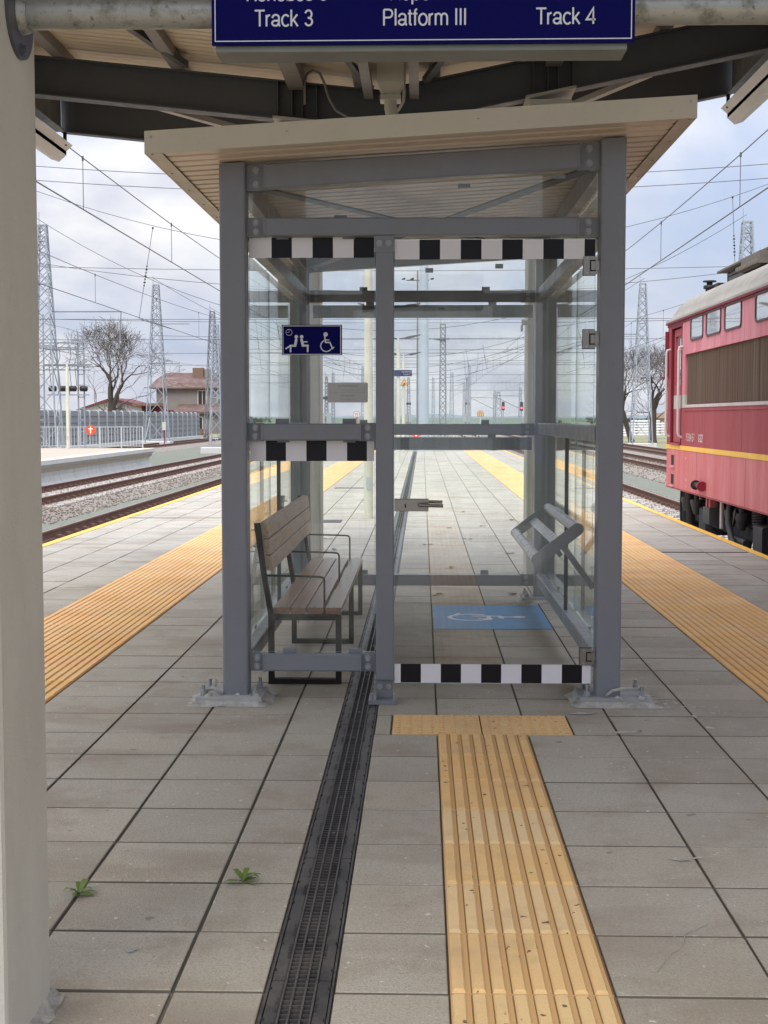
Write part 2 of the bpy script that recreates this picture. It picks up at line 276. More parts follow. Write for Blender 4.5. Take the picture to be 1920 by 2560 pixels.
# ------------------------------------------------------------------ mesh builder
class MB:
    def __init__(s): s.v = []; s.f = []; s.mi = []; s.mats = []; s.sm = []; s.col = []; s.tone = None
    def m(s, mat):
        if mat not in s.mats: s.mats.append(mat)
        return s.mats.index(mat)
    def face(s, pts, mat, smooth=False):
        b = len(s.v); s.v += [tuple(p) for p in pts]; s.f.append(tuple(range(b, b+len(pts)))); s.mi.append(s.m(mat)); s.sm.append(smooth); s.col.append(s.tone or (1,1,1))
    def add(s, vs, fs, mat, smooth=False):
        b = len(s.v); s.v += [tuple(p) for p in vs]; k = s.m(mat)
        for f in fs: s.f.append(tuple(i+b for i in f)); s.mi.append(k); s.sm.append(smooth); s.col.append(s.tone or (1,1,1))
    def box(s, x0, x1, y0, y1, z0, z1, mat, T=None):
        vs = [(x0,y0,z0),(x1,y0,z0),(x1,y1,z0),(x0,y1,z0),(x0,y0,z1),(x1,y0,z1),(x1,y1,z1),(x0,y1,z1)]
        if T: vs = [T @ Vector(p) for p in vs]
        s.add(vs, [(0,3,2,1),(4,5,6,7),(0,1,5,4),(1,2,6,5),(2,3,7,6),(3,0,4,7)], mat); return s
    def bevbox(s, x0, x1, y0, y1, z0, z1, b, mat):
        """box with all the long edges chamfered (prism along its longest axis)"""
        d = (x1-x0, y1-y0, z1-z0); ax = d.index(max(d))
        o = [i for i in range(3) if i != ax]; lo = (x0,y0,z0); hi = (x1,y1,z1)
        def sec(ins, e):
            a0, a1 = lo[o[0]]+ins, hi[o[0]]-ins; c0, c1 = lo[o[1]]+ins, hi[o[1]]-ins; k = b
            P2 = [(a0+k,c0),(a1-k,c0),(a1-k*.3,c0+k*.3),(a1,c0+k),(a1,c1-k),(a1-k*.3,c1-k*.3),(a1-k,c1),(a0+k,c1),(a0+k*.3,c1-k*.3),(a0,c1-k),(a0,c0+k),(a0+k*.3,c0+k*.3)]
            r = []
            for p in P2:
                q = [0,0,0]; q[o[0]] = p[0]; q[o[1]] = p[1]; q[ax] = e; r.append(tuple(q))
            return r
        A = sec(0, lo[ax]); B = sec(0, hi[ax]); n = 12
        flip = (ax == 1)
        fs = [((i, (i+1)%n, n+(i+1)%n, n+i) if not flip else (i, n+i, n+(i+1)%n, (i+1)%n)) for i in range(n)]
        fs += [tuple(range(n))[::1 if flip else -1], tuple(range(n, 2*n))[::-1 if flip else 1]]
        s.add(A+B, fs, mat); return s
    def prism(s, poly, axis, a, b, mat, smooth=False):
        """extrude a 2D polygon along axis (0 x: poly is (y,z); 1 y: poly is (x,z); 2 z: poly is (x,y))"""
        def P3(p, e): return (e,p[0],p[1]) if axis == 0 else ((p[0],e,p[1]) if axis == 1 else (p[0],p[1],e))
        n = len(poly); vs = [P3(p,a) for p in poly]+[P3(p,b) for p in poly]
        ar = sum(poly[i][0]*poly[(i+1)%n][1]-poly[(i+1)%n][0]*poly[i][1] for i in range(n))
        ccw = (ar > 0) != (axis == 1)
        if b < a: ccw = not ccw
        side = [((i,(i+1)%n,n+(i+1)%n,n+i) if ccw else (i,n+i,n+(i+1)%n,(i+1)%n)) for i in range(n)]
        s.add(vs, side, mat, smooth)
        s.add(vs, [tuple(range(n))[::-1 if ccw else 1], tuple(range(n,2*n))[::1 if ccw else -1]], mat); return s
    def bar(s, p, q, w_, h, mat, up=(0,0,1)):
        p = Vector(p); q = Vector(q); d = (q-p)
        if d.length < 1e-6: return s
        dn = d.normalized(); u = Vector(up)
        if abs(dn.dot(u)) > .98: u = Vector((0,1,0))
        x = dn.cross(u).normalized()*w_/2; y = x.cross(dn).normalized()*h/2
        vs = [p-x-y,p+x-y,p+x+y,p-x+y,q-x-y,q+x-y,q+x+y,q-x+y]
        s.add(vs, [(3,2,1,0),(4,5,6,7),(0,1,5,4),(1,2,6,5),(2,3,7,6),(3,0,4,7)], mat); return s
    def tube(s, pts, r, mat, n=8, caps=True, smooth=True):
        pts = [Vector(p) for p in pts]; rs = r if isinstance(r, (list,tuple)) else [r]*len(pts)
        vs = []; up = None
        for i, p in enumerate(pts):
            d = (pts[min(i+1,len(pts)-1)]-pts[max(i-1,0)]).normalized()
            if up is None: up = Vector((0,0,1)) if abs(d.z) < .95 else Vector((1,0,0))
            x = d.cross(up).normalized(); y = x.cross(d).normalized(); up = y
            vs += [p+(x*math.cos(2*PI*k/n)+y*math.sin(2*PI*k/n))*rs[i] for k in range(n)]
        fs = []
        for i in range(len(pts)-1):
            for k in range(n): fs.append((i*n+k, i*n+(k+1)%n, (i+1)*n+(k+1)%n, (i+1)*n+k))
        s.add(vs, fs, mat, smooth)
        if caps: 
            b = len(pts)-1
            s.add(vs[:n], [tuple(range(n))[::-1]], mat); s.add(vs[b*n:], [tuple(range(n))], mat)
        return s
    def cyl(s, c, r, h, axis, mat, n=16, smooth=True):
        c = Vector(c); d = Vector([(1 if i == axis else 0) for i in range(3)]); return s.tube([c, c+d*h], r, mat, n, True, smooth)
    def quadz(s, x0, x1, y0, y1, z, mat): s.face([(x0,y0,z),(x1,y0,z),(x1,y1,z),(x0,y1,z)], mat); return s
    def build(s, name, parent=None, mat=None):
        me = bpy.data.meshes.new(name); me.from_pydata(s.v, [], s.f)
        for k in s.mats: me.materials.append(M[k])
        me.polygons.foreach_set('material_index', s.mi); me.polygons.foreach_set('use_smooth', s.sm)
        if s.tone is not None:
            ca = me.color_attributes.new('tone', 'FLOAT_COLOR', 'CORNER')
            buf = []
            for f, c in zip(s.f, s.col): buf += [c[0],c[1],c[2],1.0]*len(f)
            ca.data.foreach_set('color', buf)
        me.update(); o = bpy.data.objects.new(name, me); COL.objects.link(o)
        if parent: o.parent = parent; 
        return o
def tag(o, label=None, cat=None, group=None, kind=None):
    if label: o['label'] = label
    if cat: o['category'] = cat
    if group: o['group'] = group
    if kind: o['kind'] = kind
    return o
def thing(name, loc, label, cat, group=None):
    o = bpy.data.objects.new(name, None); COL.objects.link(o); o.location = loc; o.empty_display_size = .1
    tag(o, label, cat, group); return o
def own(root, o):
    """parent a world-space mesh under a root that may be offset"""
    o.parent = root; o.matrix_parent_inverse = Matrix.Translation(-Vector(root.location)); return o
def part(mb, name, root):
    o = mb.build(name); return own(root, o) if root.parent is None and root.type == 'EMPTY' else subown(root, o)
def subown(par, o):
    o.parent = par; return o
def dup(root, loc, label=None, group=None, rotz=None):
    r = root.copy(); COL.objects.link(r); r.location = loc
    if rotz is not None: r.rotation_euler = (0,0,rotz)
    if label: r['label'] = label
    if group: r['group'] = group
    for ch in root.children:
        c = ch.copy(); COL.objects.link(c); c.parent = r; c.matrix_parent_inverse = ch.matrix_parent_inverse.copy()
        for g_ in ch.children:
            d = g_.copy(); COL.objects.link(d); d.parent = c; d.matrix_parent_inverse = g_.matrix_parent_inverse.copy()
    return r
def text_mb(body, size, mat, origin, xdir, ydir, align='CENTER', depth=.0004, squeeze=1.0):
    cu = bpy.data.curves.new('lettering', 'FONT'); cu.body = body; cu.size = 1; cu.align_x = align; cu.extrude = 0
    ob = bpy.data.objects.new('lettering', cu); COL.objects.link(ob)
    dg = bpy.context.evaluated_depsgraph_get(); dg.update()
    me = bpy.data.meshes.new_from_object(ob.evaluated_get(dg))
    o = Vector(origin); xd = Vector(xdir).normalized(); yd = Vector(ydir).normalized(); nd = xd.cross(yd)
    mb = MB()
    vs = [o+xd*(v.co.x*size*squeeze)+yd*(v.co.y*size)+nd*depth for v in me.vertices]
    mb.add(vs, [tuple(p.vertices) for p in me.polygons], mat)
    bpy.data.objects.remove(ob); bpy.data.curves.remove(cu); bpy.data.meshes.remove(me)
    return mb
def arc(cx, cy, rx, ry, a0, a1, n=12): return [(cx+rx*math.cos(R(a0+(a1-a0)*k/n)), cy+ry*math.sin(R(a0+(a1-a0)*k/n))) for k in range(n+1)]
# plain grotesque letters as stroke paths: cap height 1, x-height .72, (advance, [paths])
XH = .74
def _n(w_=.50): return [[(.09,0),(.09,XH-.045)], [(.09,.42)]+arc(.09+w_*.42,.46,w_*.42,.235,180,0)+[(.09+w_*.84,0)]]
def _o(): return [arc(.305,.35,.245,.335,0,360,28)]
GL = {'T':(.66,[[(.33,0),(.33,.95)],[(.02,.955),(.64,.955)]]), 'r':(.38,[[(.09,0),(.09,XH-.045)],[(.09,.40)]+arc(.33,.42,.24,.265,180,95,8)]),
 'a':(.60,[[(.07,.50)]+arc(.28,.51,.20,.185,165,10,10)+[(.475,.12)]+arc(.56,.12,.085,.085,180,270,4), [(.475,.40)]+arc(.26,.19,.205,.155,62,300,14)+[(.475,.22)]]),
 'c':(.55,[arc(.30,.35,.235,.335,42,318,22)]), 'k':(.54,[[(.09,0),(.09,1.0)],[(.46,XH-.03),(.10,.26)],[(.22,.39),(.49,.0)]]),
 '3':(.62,[arc(.29,.715,.195,.235,165,-80,14), [(.24,.495),(.30,.495)]+arc(.30,.265,.215,.225,85,-165,16)]),
 '4':(.62,[[(.46,0),(.46,.95),(.05,.27),(.60,.27)]]), 'P':(.70,[[(.10,0),(.10,.955)],[(.10,.955),(.40,.955)]+arc(.40,.715,.215,.24,90,-90,12)+[(.10,.475)]]),
 'l':(.25,[[(.115,0),(.115,1.0)]]), 't':(.33,[[(.14,.93),(.14,.14)]+arc(.225,.13,.085,.09,180,290,5),[(.02,XH-.04),(.29,XH-.04)]]),
 'f':(.31,[[(.13,0),(.13,.82)]+arc(.24,.84,.11,.12,180,80,5),[(.01,XH-.04),(.27,XH-.04)]]), 'o':(.61,_o()),
 'm':(.90,[[(.09,0),(.09,XH-.045)],[(.09,.45)]+arc(.265,.47,.175,.22,180,0)+[(.44,0)],[(.44,.45)]+arc(.62,.47,.18,.22,180,0)+[(.80,0)]]),
 'I':(.27,[[(.135,0),(.135,1.0)]]), ' ':(.32,[]),
 'К':(.68,[[(.10,0),(.10,1)],[(.58,.98),(.12,.46)],[(.26,.60),(.63,0)]]), 'П':(.72,[[(.10,0),(.10,.955),(.62,.955),(.62,0)]]),
 'л':(.58,[[(.03,.045),(.10,.06),(.14,.16),(.165,XH-.045),(.48,XH-.045),(.48,0)]]), 'в':(.56,[[(.09,0),(.09,XH-.045),(.33,XH-.045)]+arc(.33,.535,.13,.16,90,-90,8)+[(.09,.375),(.35,.375)]+arc(.35,.21,.145,.165,90,-90,8)+[(.09,.045)]]),
 'з':(.50,[arc(.24,.53,.16,.165,160,-75,12),arc(.245,.20,.185,.165,85,-160,12)]), 'е':(.60,[[(.07,.385),(.53,.385)]+arc(.30,.35,.235,.335,8,322,24)]),
 'р':(.61,[[(.09,-.27),(.09,XH-.045)],arc(.315,.35,.225,.335,0,360,26)]), 'н':(.58,[[(.09,0),(.09,XH-.04)],[(.49,0),(.49,XH-.04)],[(.09,.37),(.49,.37)]])}
GL['о'] = GL['o']
def grotesque(mb, s, xc, z, cap, y, mat, wt=.098):
    W_ = sum(GL[c][0] for c in s)*cap; u = xc-W_/2; F = Flat(mb, (0,y,0), (1,0,0), (0,0,1), mat, .0001, .000004)
    for c in s:
        adv, paths = GL[c]
        for p in paths:
            q = [(u+a*cap, z+b_*cap) for a, b_ in p]; w2 = wt*cap/2; L, Rr = [], []
            for i in range(len(q)):
                a, b_ = q[max(i-1,0)], q[min(i+1,len(q)-1)]
                if p[0] == p[-1] or (abs(p[0][0]-p[-1][0])+abs(p[0][1]-p[-1][1]) < 1e-6):
                    a, b_ = q[i-1] if i else q[-2], q[i+1] if i < len(q)-1 else q[1]
                d0 = (q[i][0]-a[0], q[i][1]-a[1]); d1 = (b_[0]-q[i][0], b_[1]-q[i][1])
                if d0 == (0,0) or math.hypot(*d0) < 1e-9: d0 = d1
                if math.hypot(*d1) < 1e-9: d1 = d0
                l0, l1 = math.hypot(*d0), math.hypot(*d1); n0 = (-d0[1]/l0, d0[0]/l0); n1 = (-d1[1]/l1, d1[0]/l1)
                m_ = (n0[0]+n1[0], n0[1]+n1[1]); lm = math.hypot(*m_) or 1; m_ = (m_[0]/lm, m_[1]/lm); k = w2/max(.42, m_[0]*n0[0]+m_[1]*n0[1])
                L.append((q[i][0]+m_[0]*k, q[i][1]+m_[1]*k)); Rr.append((q[i][0]-m_[0]*k, q[i][1]-m_[1]*k))
            for i in range(len(q)-1): mb.face([F.p(*Rr[i]), F.p(*Rr[i+1]), F.p(*L[i+1]), F.p(*L[i])], mat)
            F.z += F.dz
        u += adv*cap
class Flat:
    """draws strokes and discs on a plane; every piece sits a hair above the one before"""
    def __init__(s, mb, o, xd, yd, mat, z0=.0006, dz=.00004):
        s.mb = mb; s.o = Vector(o); s.x = Vector(xd); s.y = Vector(yd); s.n = s.x.cross(s.y).normalized(); s.mat = mat; s.z = z0; s.dz = dz
    def p(s, u, v): return s.o+s.x*u+s.y*v+s.n*s.z
    def poly(s, pts): s.mb.face([s.p(*q) for q in pts], s.mat); s.z += s.dz
    def disc(s, u, v, r, n=20): s.poly([(u+r*math.cos(2*PI*k/n), v+r*math.sin(2*PI*k/n)) for k in range(n)])
    def seg(s, a, b, w_):
        dx, dy = b[0]-a[0], b[1]-a[1]; L = math.hypot(dx,dy) or 1; px, py = -dy/L*w_/2, dx/L*w_/2; th = math.atan2(dy,dx)
        pts = [(a[0]+w_/2*math.cos(th+PI/2+k*PI/8), a[1]+w_/2*math.sin(th+PI/2+k*PI/8)) for k in range(9)]+[(b[0]+w_/2*math.cos(th-PI/2+k*PI/8), b[1]+w_/2*math.sin(th-PI/2+k*PI/8)) for k in range(9)]
        s.poly(pts)
    def path(s, pts, w_):
        for a, b in zip(pts, pts[1:]): s.seg(a, b, w_)
    def ring(s, u, v, r, w_, a0=0, a1=360, n=28):
        A = [R(a0+(a1-a0)*k/n) for k in range(n+1)]
        for a, b in zip(A, A[1:]):
            s.mb.face([s.p(u+q*math.cos(t), v+q*math.sin(t)) for q, t in ((r-w_/2,a),(r+w_/2,a),(r+w_/2,b),(r-w_/2,b))], s.mat)
        s.z += s.dz
    def frame(s, u0, u1, v0, v1, w_):
        for q in ([(u0,v0),(u1,v0),(u1-w_,v0+w_),(u0+w_,v0+w_)],[(u1,v0),(u1,v1),(u1-w_,v1-w_),(u1-w_,v0+w_)],[(u1,v1),(u0,v1),(u0+w_,v1-w_),(u1-w_,v1-w_)],[(u0,v1),(u0,v0),(u0+w_,v0+w_),(u0+w_,v1-w_)]):
            s.mb.face([s.p(*t) for t in q], s.mat)
        s.z += s.dz
def hexbolt(mb, c, r, h, d, mat='steel'):
    """hexagon bolt head on direction d (unit axis vector)"""
    c = Vector(c); d = Vector(d); mb.tube([c, c+d*h*.25], r*1.35, mat, 14, True, False); mb.tube([c+d*h*.25, c+d*h], r, mat, 6, True, False)

# ================================================================== THE GROUND
b = MB(); b.quadz(-4000, 4000, -60, 9000, -1.02, 'ground'); tag(b.build('ground'), kind='structure')
b = MB(); b.quadz(-2500, 2500, 170, 4200, -1.0, 'field'); tag(b.build('field'), kind='structure')
b = MB()
nx, ny = 60, 150
b.quadz(-21.6, 15.6, -20, 420, -.94, 'gravel'); tag(b.build('gravel_yard'), kind='structure')
b = MB(); b.quadz(15.6, 70, 30, 400, -.93, 'verge'); b.quadz(-75, -21.6, 30, 400, -.93, 'verge'); tag(b.build('verge'), kind='structure')
# distant hills and tree lines
b = MB(); n = 90; pts = []
for i in range(n+1):
    x = -2600+5200*i/n; h = 7+6*math.sin(i*.31)+4*math.sin(i*.83+1)+random.uniform(-2,2); pts.append((x, max(4,h)))
for (x0,h0),(x1,h1) in zip(pts, pts[1:]):
    b.face([(x0,6500,-2),(x1,6500,-2),(x1,6700,h1),(x0,6700,h0)], 'hill'); b.face([(x0,6700,h0),(x1,6700,h1),(x1,7200,-2),(x0,7200,-2)], 'hill')
tag(b.build('hills'), kind='structure')

# ================================================================== PLATFORM
YE = 58.8; YS = -5.0
b = MB()
b.box(-4.14, 3.44, YS, YE, -1.0, -.075, 'precast')
tag(b.build('platform'), kind='structure')
b = MB()
for x0, x1 in ((-4.2,-.384),(-.216,3.5)): b.box(x0, x1, YS, YE, -.074, -.0085, 'joint')
tag(b.build('platform_bedding'), kind='structure')
rnd = random.Random(3)
def slab(mb, x0, x1, y0, y1, mat='slab', j=.004, z=0.0, ch=.004):
    t = rnd.uniform(.80,1.08); mb.tone = (t*rnd.uniform(.99,1.015), t, t*rnd.uniform(.975,1.01))
    x0 += j+rnd.uniform(0,.0015); x1 -= j+rnd.uniform(0,.0015); y0 += .0052+rnd.uniform(-.0012,.0012); y1 -= .0052+rnd.uniform(-.0012,.0012)
    zz = [z+rnd.uniform(-.0015,.0015) for _ in range(2)]; za, zb = zz
    A = [(x0,y0,-.02),(x1,y0,-.02),(x1,y1,-.02),(x0,y1,-.02)]
    B = [(x0+ch*.35,y0+ch*.35,za-ch*.5),(x1-ch*.35,y0+ch*.35,za-ch*.5),(x1-ch*.35,y1-ch*.35,zb-ch*.5),(x0+ch*.35,y1-ch*.35,zb-ch*.5)]
    C_ = [(x0+ch,y0+ch,za),(x1-ch,y0+ch,za),(x1-ch,y1-ch,zb),(x0+ch,y1-ch,zb)]
    mb.add(A+B, [(0,1,5,4),(1,2,6,5),(2,3,7,6),(3,0,4,7)], 'joint')
    mb.add(A+B+C_, [(4,5,9,8),(5,6,10,9),(6,7,11,10),(7,4,8,11),(8,9,10,11)], mat)
P0, PITCH = 3.69, .397
rowsK = range(int((YS-P0)/PITCH), int((YE-P0)/PITCH))
paving = MB()
colsL = [-4.12,-3.84,-3.44,-3.04,-2.655], [-1.86,-1.42,-1.017,-.613,-.384]
colsR = [-.216,.07,.473,.878,1.283,1.715], [2.505,2.955,3.42]
for k in rowsK:
    y0 = P0+PITCH*k; y1 = y0+PITCH
    for grp in (colsL[0], colsL[1], colsR[0], colsR[1]):
        for x0, x1 in zip(grp, grp[1:]):
            jj = .0034 if x0 < -.5 else .0022
            if x0 == .07 and k < 6: continue
            if k == 6 and x0 in (-.216, .07, .473):
                if x0 == -.216: slab(paving, -.216, -.137, y0, y1)
                if x0 == .473: slab(paving, .677, .878, y0, y1)
                continue
            dy = .2 if (grp is colsR[1] and (k//9) % 2) or (grp is colsL[0] and (k//13) % 2) else 0
            slab(paving, x0, x1, y0+dy*0.5, y1+dy*0.5, j=jj)
tag(paving.build('platform_paving'), kind='structure')
# coping with the yellow edge line
b = MB(); b.tone = (1,1,1)
for sgn, xe in ((-1,-4.22),(1,3.52)):
    xi = -4.123 if sgn < 0 else 3.423
    y = YS
    while y < YE:
        x0, x1 = min(xe,xi), max(xe,xi); b.box(x0, x1, y+.004, y+.996, -.14, -.0005, 'precast'); y += 1
tag(b.build('platform_kerb'), kind='structure')
b = MB()
for x0, x1 in ((-4.218,-4.118),(3.418,3.518)): b.quadz(x0, x1, YS, YE, .0035, 'yline')
tag(b.build('edge_line'), kind='structure')
def ribtile(mb, x0, x1, y0, y1, mat, h=.008, n=8, tone=None, fu=.08, fv=.76):
    t = rnd.uniform(.9,1.06); mb.tone = tone or (t, t*rnd.uniform(.96,1.03), t*rnd.uniform(.92,1.1))
    j = .0015; a0, a1 = x0+j, x1-j; c0, c1 = y0+.003, y1-.003
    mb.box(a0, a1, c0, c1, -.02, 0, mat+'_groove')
    p = (a1-a0)/n
    for i in range(n):
        u = a0+p*i+p*fu; v = a0+p*i+p*fv; e = p*.10
        vs = [(u,c0+.004,0.0005),(v,c0+.004,0.0005),(v,c1-.004,0.0005),(u,c1-.004,0.0005),(u+e,c0+.014,h),(v-e,c0+.014,h),(v-e,c1-.012,h),(u+e,c1-.012,h)]
        mb.add(vs, [(0,1,5,4),(1,2,6,5),(2,3,7,6),(3,0,4,7),(4,5,6,7)], mat)
        if mat == 'ochre': xq = a0+p*(i+1)+p*fu-p*.02; q = rnd.uniform(.0022,.0036); mb.quadz(min(xq-q,a1-.004), min(xq,a1-.0005), c0+.002, c1-.002, .0008, 'ochre_line')  # thin dark line along one foot of each groove
b = MB(); b.tone = (1,1,1)
tones = {5:(1.0,.97,.9),4:(1.02,.93,.78),3:(1.0,.96,.88),2:(1.0,1.12,1.35),1:(1.02,1.0,.95),0:(1.0,1.1,1.3),-1:(1.02,1.03,1.05),-2:(1.0,1.08,1.15)}
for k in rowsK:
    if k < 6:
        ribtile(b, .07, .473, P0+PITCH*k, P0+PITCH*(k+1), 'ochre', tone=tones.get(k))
for x0, x1 in ((-.135,.269),(.272,.675)):
    y0, y1 = P0+PITCH*6, P0+PITCH*7; t = rnd.uniform(.95,1.05); b.tone = (t,t,t)
    b.box(x0+.002, x1-.002, y0+.003, y1-.003, -.02, .001, 'ochre')
    for i in range(8):
        for q in range(8):
            cx_, cy_ = x0+(i+.5)*(x1-x0)/8, y0+(q+.5)*(y1-y0)/8
            ra, rb = .013, .008; vs = [(cx_+ra*math.cos(k*PI/4), cy_+ra*math.sin(k*PI/4), .0012) for k in range(8)]+[(cx_+rb*math.cos(k*PI/4), cy_+rb*math.sin(k*PI/4), .0062) for k in range(8)]
            b.add(vs, [(k,(k+1)%8,8+(k+1)%8,8+k) for k in range(8)], 'ochre_groove', False); b.add(vs, [tuple(range(8,16))], 'ochre')  # dot sides take the darker groove colour, tops the tile colour
tag(b.build('tactile_path'), kind='structure')
b = MB(); b.tone = (1,1,1)
for k in rowsK:
    for x0, x1 in ((-2.655,-2.258),(-2.258,-1.86),(1.715,2.11),(2.11,2.505)):
        ribtile(b, x0, x1, P0+PITCH*k, P0+PITCH*(k+1), 'strip', .006, fu=.02, fv=.86)
tag(b.build('tactile_strip'), kind='structure')

# drain channel: one thing, its gratings are parts
dr = thing('drain_channel', (-.30, 3, 0), 'long black slotted drain channel set flush in the slabs and running under the shelter', 'drain channel')
b = MB(); y0c, y1c = YS, 56.6
b.box(-.383, -.377, y0c, y1c, -.12, -.001, 'grate'); b.box(-.223, -.217, y0c, y1c, -.12, -.001, 'grate'); b.box(-.376, -.224, y0c, y1c, -.13, -.11, 'void')
part(b, 'channel_body', dr)
def grating(bars=True):
    b = MB(); L = .965; X0, X1 = -.374, -.226
    b.box(X0, -.343, .003, L-.003, -.03, -.002, 'grate'); b.box(-.257, X1, .003, L-.003, -.03, -.002, 'grate')
    for x in (-.3385,-.314,-.2855,-.2615): b.box(x-.0025, x+.0025, .003, L-.003, -.03, .0015, 'gredge')
    nb = 37
    for i in range(nb):
        y = .013+i*(L-.026)/(nb-1)
        for x0, x1 in ((-.336,-.3165),(-.3115,-.288),(-.283,-.264)):
            vs = [(x0,y-.0055,-.022),(x1,y-.0055,-.022),(x1,y+.0045,-.022),(x0,y+.0045,-.022),(x0,y-.0045,-.002),(x1,y-.0045,-.002),(x1,y+.0025,-.003),(x0,y+.0025,-.003)]
            b.add(vs, [(0,1,5,4),(1,2,6,5),(2,3,7,6),(3,0,4,7),(4,5,6,7)], 'grate')
    for y in (.06,.24,.42,.55,.73,.91):
        b.box(X0-.003, X0+.004, y, y+.014, -.01, -.0005, 'void'); b.box(X1-.004, X1+.003, y, y+.014, -.01, -.0005, 'void')
    b.box(-.306, -.294, .26, .275, -.02, 0.0, 'gredge'); b.box(-.306, -.294, .70, .715, -.02, 0.0, 'gredge')
    for y in (.10,.58):
        for x, d in ((-.352,-1),(-.249,1)):
            t1 = text_mb('Hauraton', .026, 'void', (x,y+.09,-.0015), (0,d,0), (-d,0,0), depth=.0001); b.add(t1.v, t1.f, 'void')
            t1 = text_mb('DN 100 KL. C 250', .011, 'void', (x,y+.24,-.0015), (0,d,0), (-d,0,0), depth=.0001); b.add(t1.v, t1.f, 'void')
    return b
gp = grating().build('grating'); ys = [1.44+.965*i for i in range(-2, 57)]
gp.location = (0, ys[0], 0); own(dr, gp)
for y in ys[1:]:
    c = gp.copy(); COL.objects.link(c); c.location = (0,y,0); own(dr, c)
# gully grates in the slabs beyond the shelter
def gully(x0, x1, y0, y1, label):
    t = thing('gully_grate', ((x0+x1)/2,(y0+y1)/2,0), label, 'drain grate', 'small gully grates')
    b = MB(); b.box(x0,x1,y0,y1,.001,.006,'gredge'); part(b, 'grate_frame', t)
    b = MB(); n_ = 8
    for i in range(n_): 
        u = x0+(x1-x0)*(i+.28)/n_; b.box(u, u+(x1-x0)*.45/n_, y0+.03, y1-.03, .0065, .0075, 'void')
    part(b, 'grate_slots', t)
gully(-1.37, -1.09, 18.4, 18.85, 'grey slotted gully grate beyond the bench, near the pale lamp post')
gully(-1.75, -1.15, 27.3, 27.6, 'thin grey gully grate beside the far end of the yellow strip, beyond the lamp post')

# weeds and dry leaves
def weed(x, y, sc, label, seed, n=7):
    rr = random.Random(seed); b = MB()
    for i in range(n):
        a = rr.uniform(0, 2*PI); L = sc*rr.uniform(.6,1.1); d = Vector((math.cos(a),math.sin(a),0)); s_ = Vector((-d.y,d.x,0)); wd = L*rr.uniform(.12,.2); up = rr.uniform(.1,1.3)
        prof = [(0,0,.15),(.35,.30*up,.9),(.7,.42*up,1.0),(1,.32*up,.05)]
        P_ = [(Vector((x,y,.003))+d*L*t+Vector((0,0,L*z)), wd*w_) for t, z, w_ in prof]
        for (p,wa),(q,wb) in zip(P_, P_[1:]):
            b.face([p-s_*wa, p, q, q-s_*wb], 'leaf'); b.face([p, p+s_*wa, q+s_*wb+Vector((0,0,.002)), q], 'leaf')
    o = b.build('weed'); return tag(o, label, 'weed', 'weeds growing between the slabs')
weed(-1.013, 3.97, .055, 'green weed with a trailing stem in the joint nearest the cream column', 5, 13)
weed(-.542, 4.09, .062, 'bright green leafy weed between slabs close to the drain channel', 8, 12)
lv = [(-1.53,14.0),(-1.1,15.9),(-.95,14.6),(.28,12.9),(.62,11.9),(.05,15.2),(.52,15.9),(.35,17.5),(.9,14.2),(.78,17.8),(-.75,12.2),(.6,20.5),(1.2,18.9),(.1,10.9),(.75,10.95)]
b = MB(); rr = random.Random(4)
for x, y in lv:
    for i in range(3):
        a = rr.uniform(0,2*PI); L = rr.uniform(.04,.09); d = Vector((math.cos(a),math.sin(a),0)); s_ = Vector((-d.y,d.x,0))*.35
        p = Vector((x,y,.004)); b.face([p, p+d*L*.5+s_*L+Vector((0,0,.012)), p+d*L+Vector((0,0,.006)), p+d*L*.5-s_*L+Vector((0,0,.004))], 'dryleaf')
tag(b.build('dry_leaves'), 'small dry leaves scattered over the slabs beyond the shelter', 'leaves', kind='stuff')
# plaster splashes near the right-hand post and elsewhere
b = MB(); rr = random.Random(11)
def splat(x, y, r, el=1.0, z=.0028, mat='mortar'):
    n_ = 11; a0 = rr.uniform(0,PI); c, s_ = math.cos(a0), math.sin(a0); pts = []
    for i in range(n_):
        t = 2*PI*i/n_; q = r*rr.uniform(.5,1.15); u, v = q*math.cos(t)*el, q*math.sin(t); pts.append((x+u*c-v*s_, y+u*s_+v*c, z))
    b.face(pts, mat)
for x, y, r, e in ((1.31,6.23,.024,1.3),(.93,6.13,.03,2.6),(.98,6.16,.014,1.5),(.78,6.52,.03,2.4),(.82,4.34,.013,3.2),(.882,4.36,.011,2.5),(-.77,3.55,.018,1.2),(-.46,4.8,.006,1)): splat(x,y,r,e,.0022,'mortar')
for i in range(46): splat(rr.gauss(1.18,.10), rr.gauss(6.68,.12), rr.uniform(.004,.014), rr.uniform(1,2.5), .0022+i*.00001)
for i in range(26): splat(rr.uniform(.5,1.7), rr.uniform(3.3,6.4), rr.uniform(.002,.005), 1.3, .0022)
tag(b.build('plaster_splashes'), 'pale dried mortar splashes on the slabs around the right front post', 'mortar stains', kind='stuff')
b = MB(); b.tube([(.60,3.44,.003),(.655,3.56,.003),(.69,3.60,.003),(.72,3.70,.003),(.80,3.78,.003)], .0012, 'mortar', 4)
tag(b.build('chalk_line'), kind='structure')

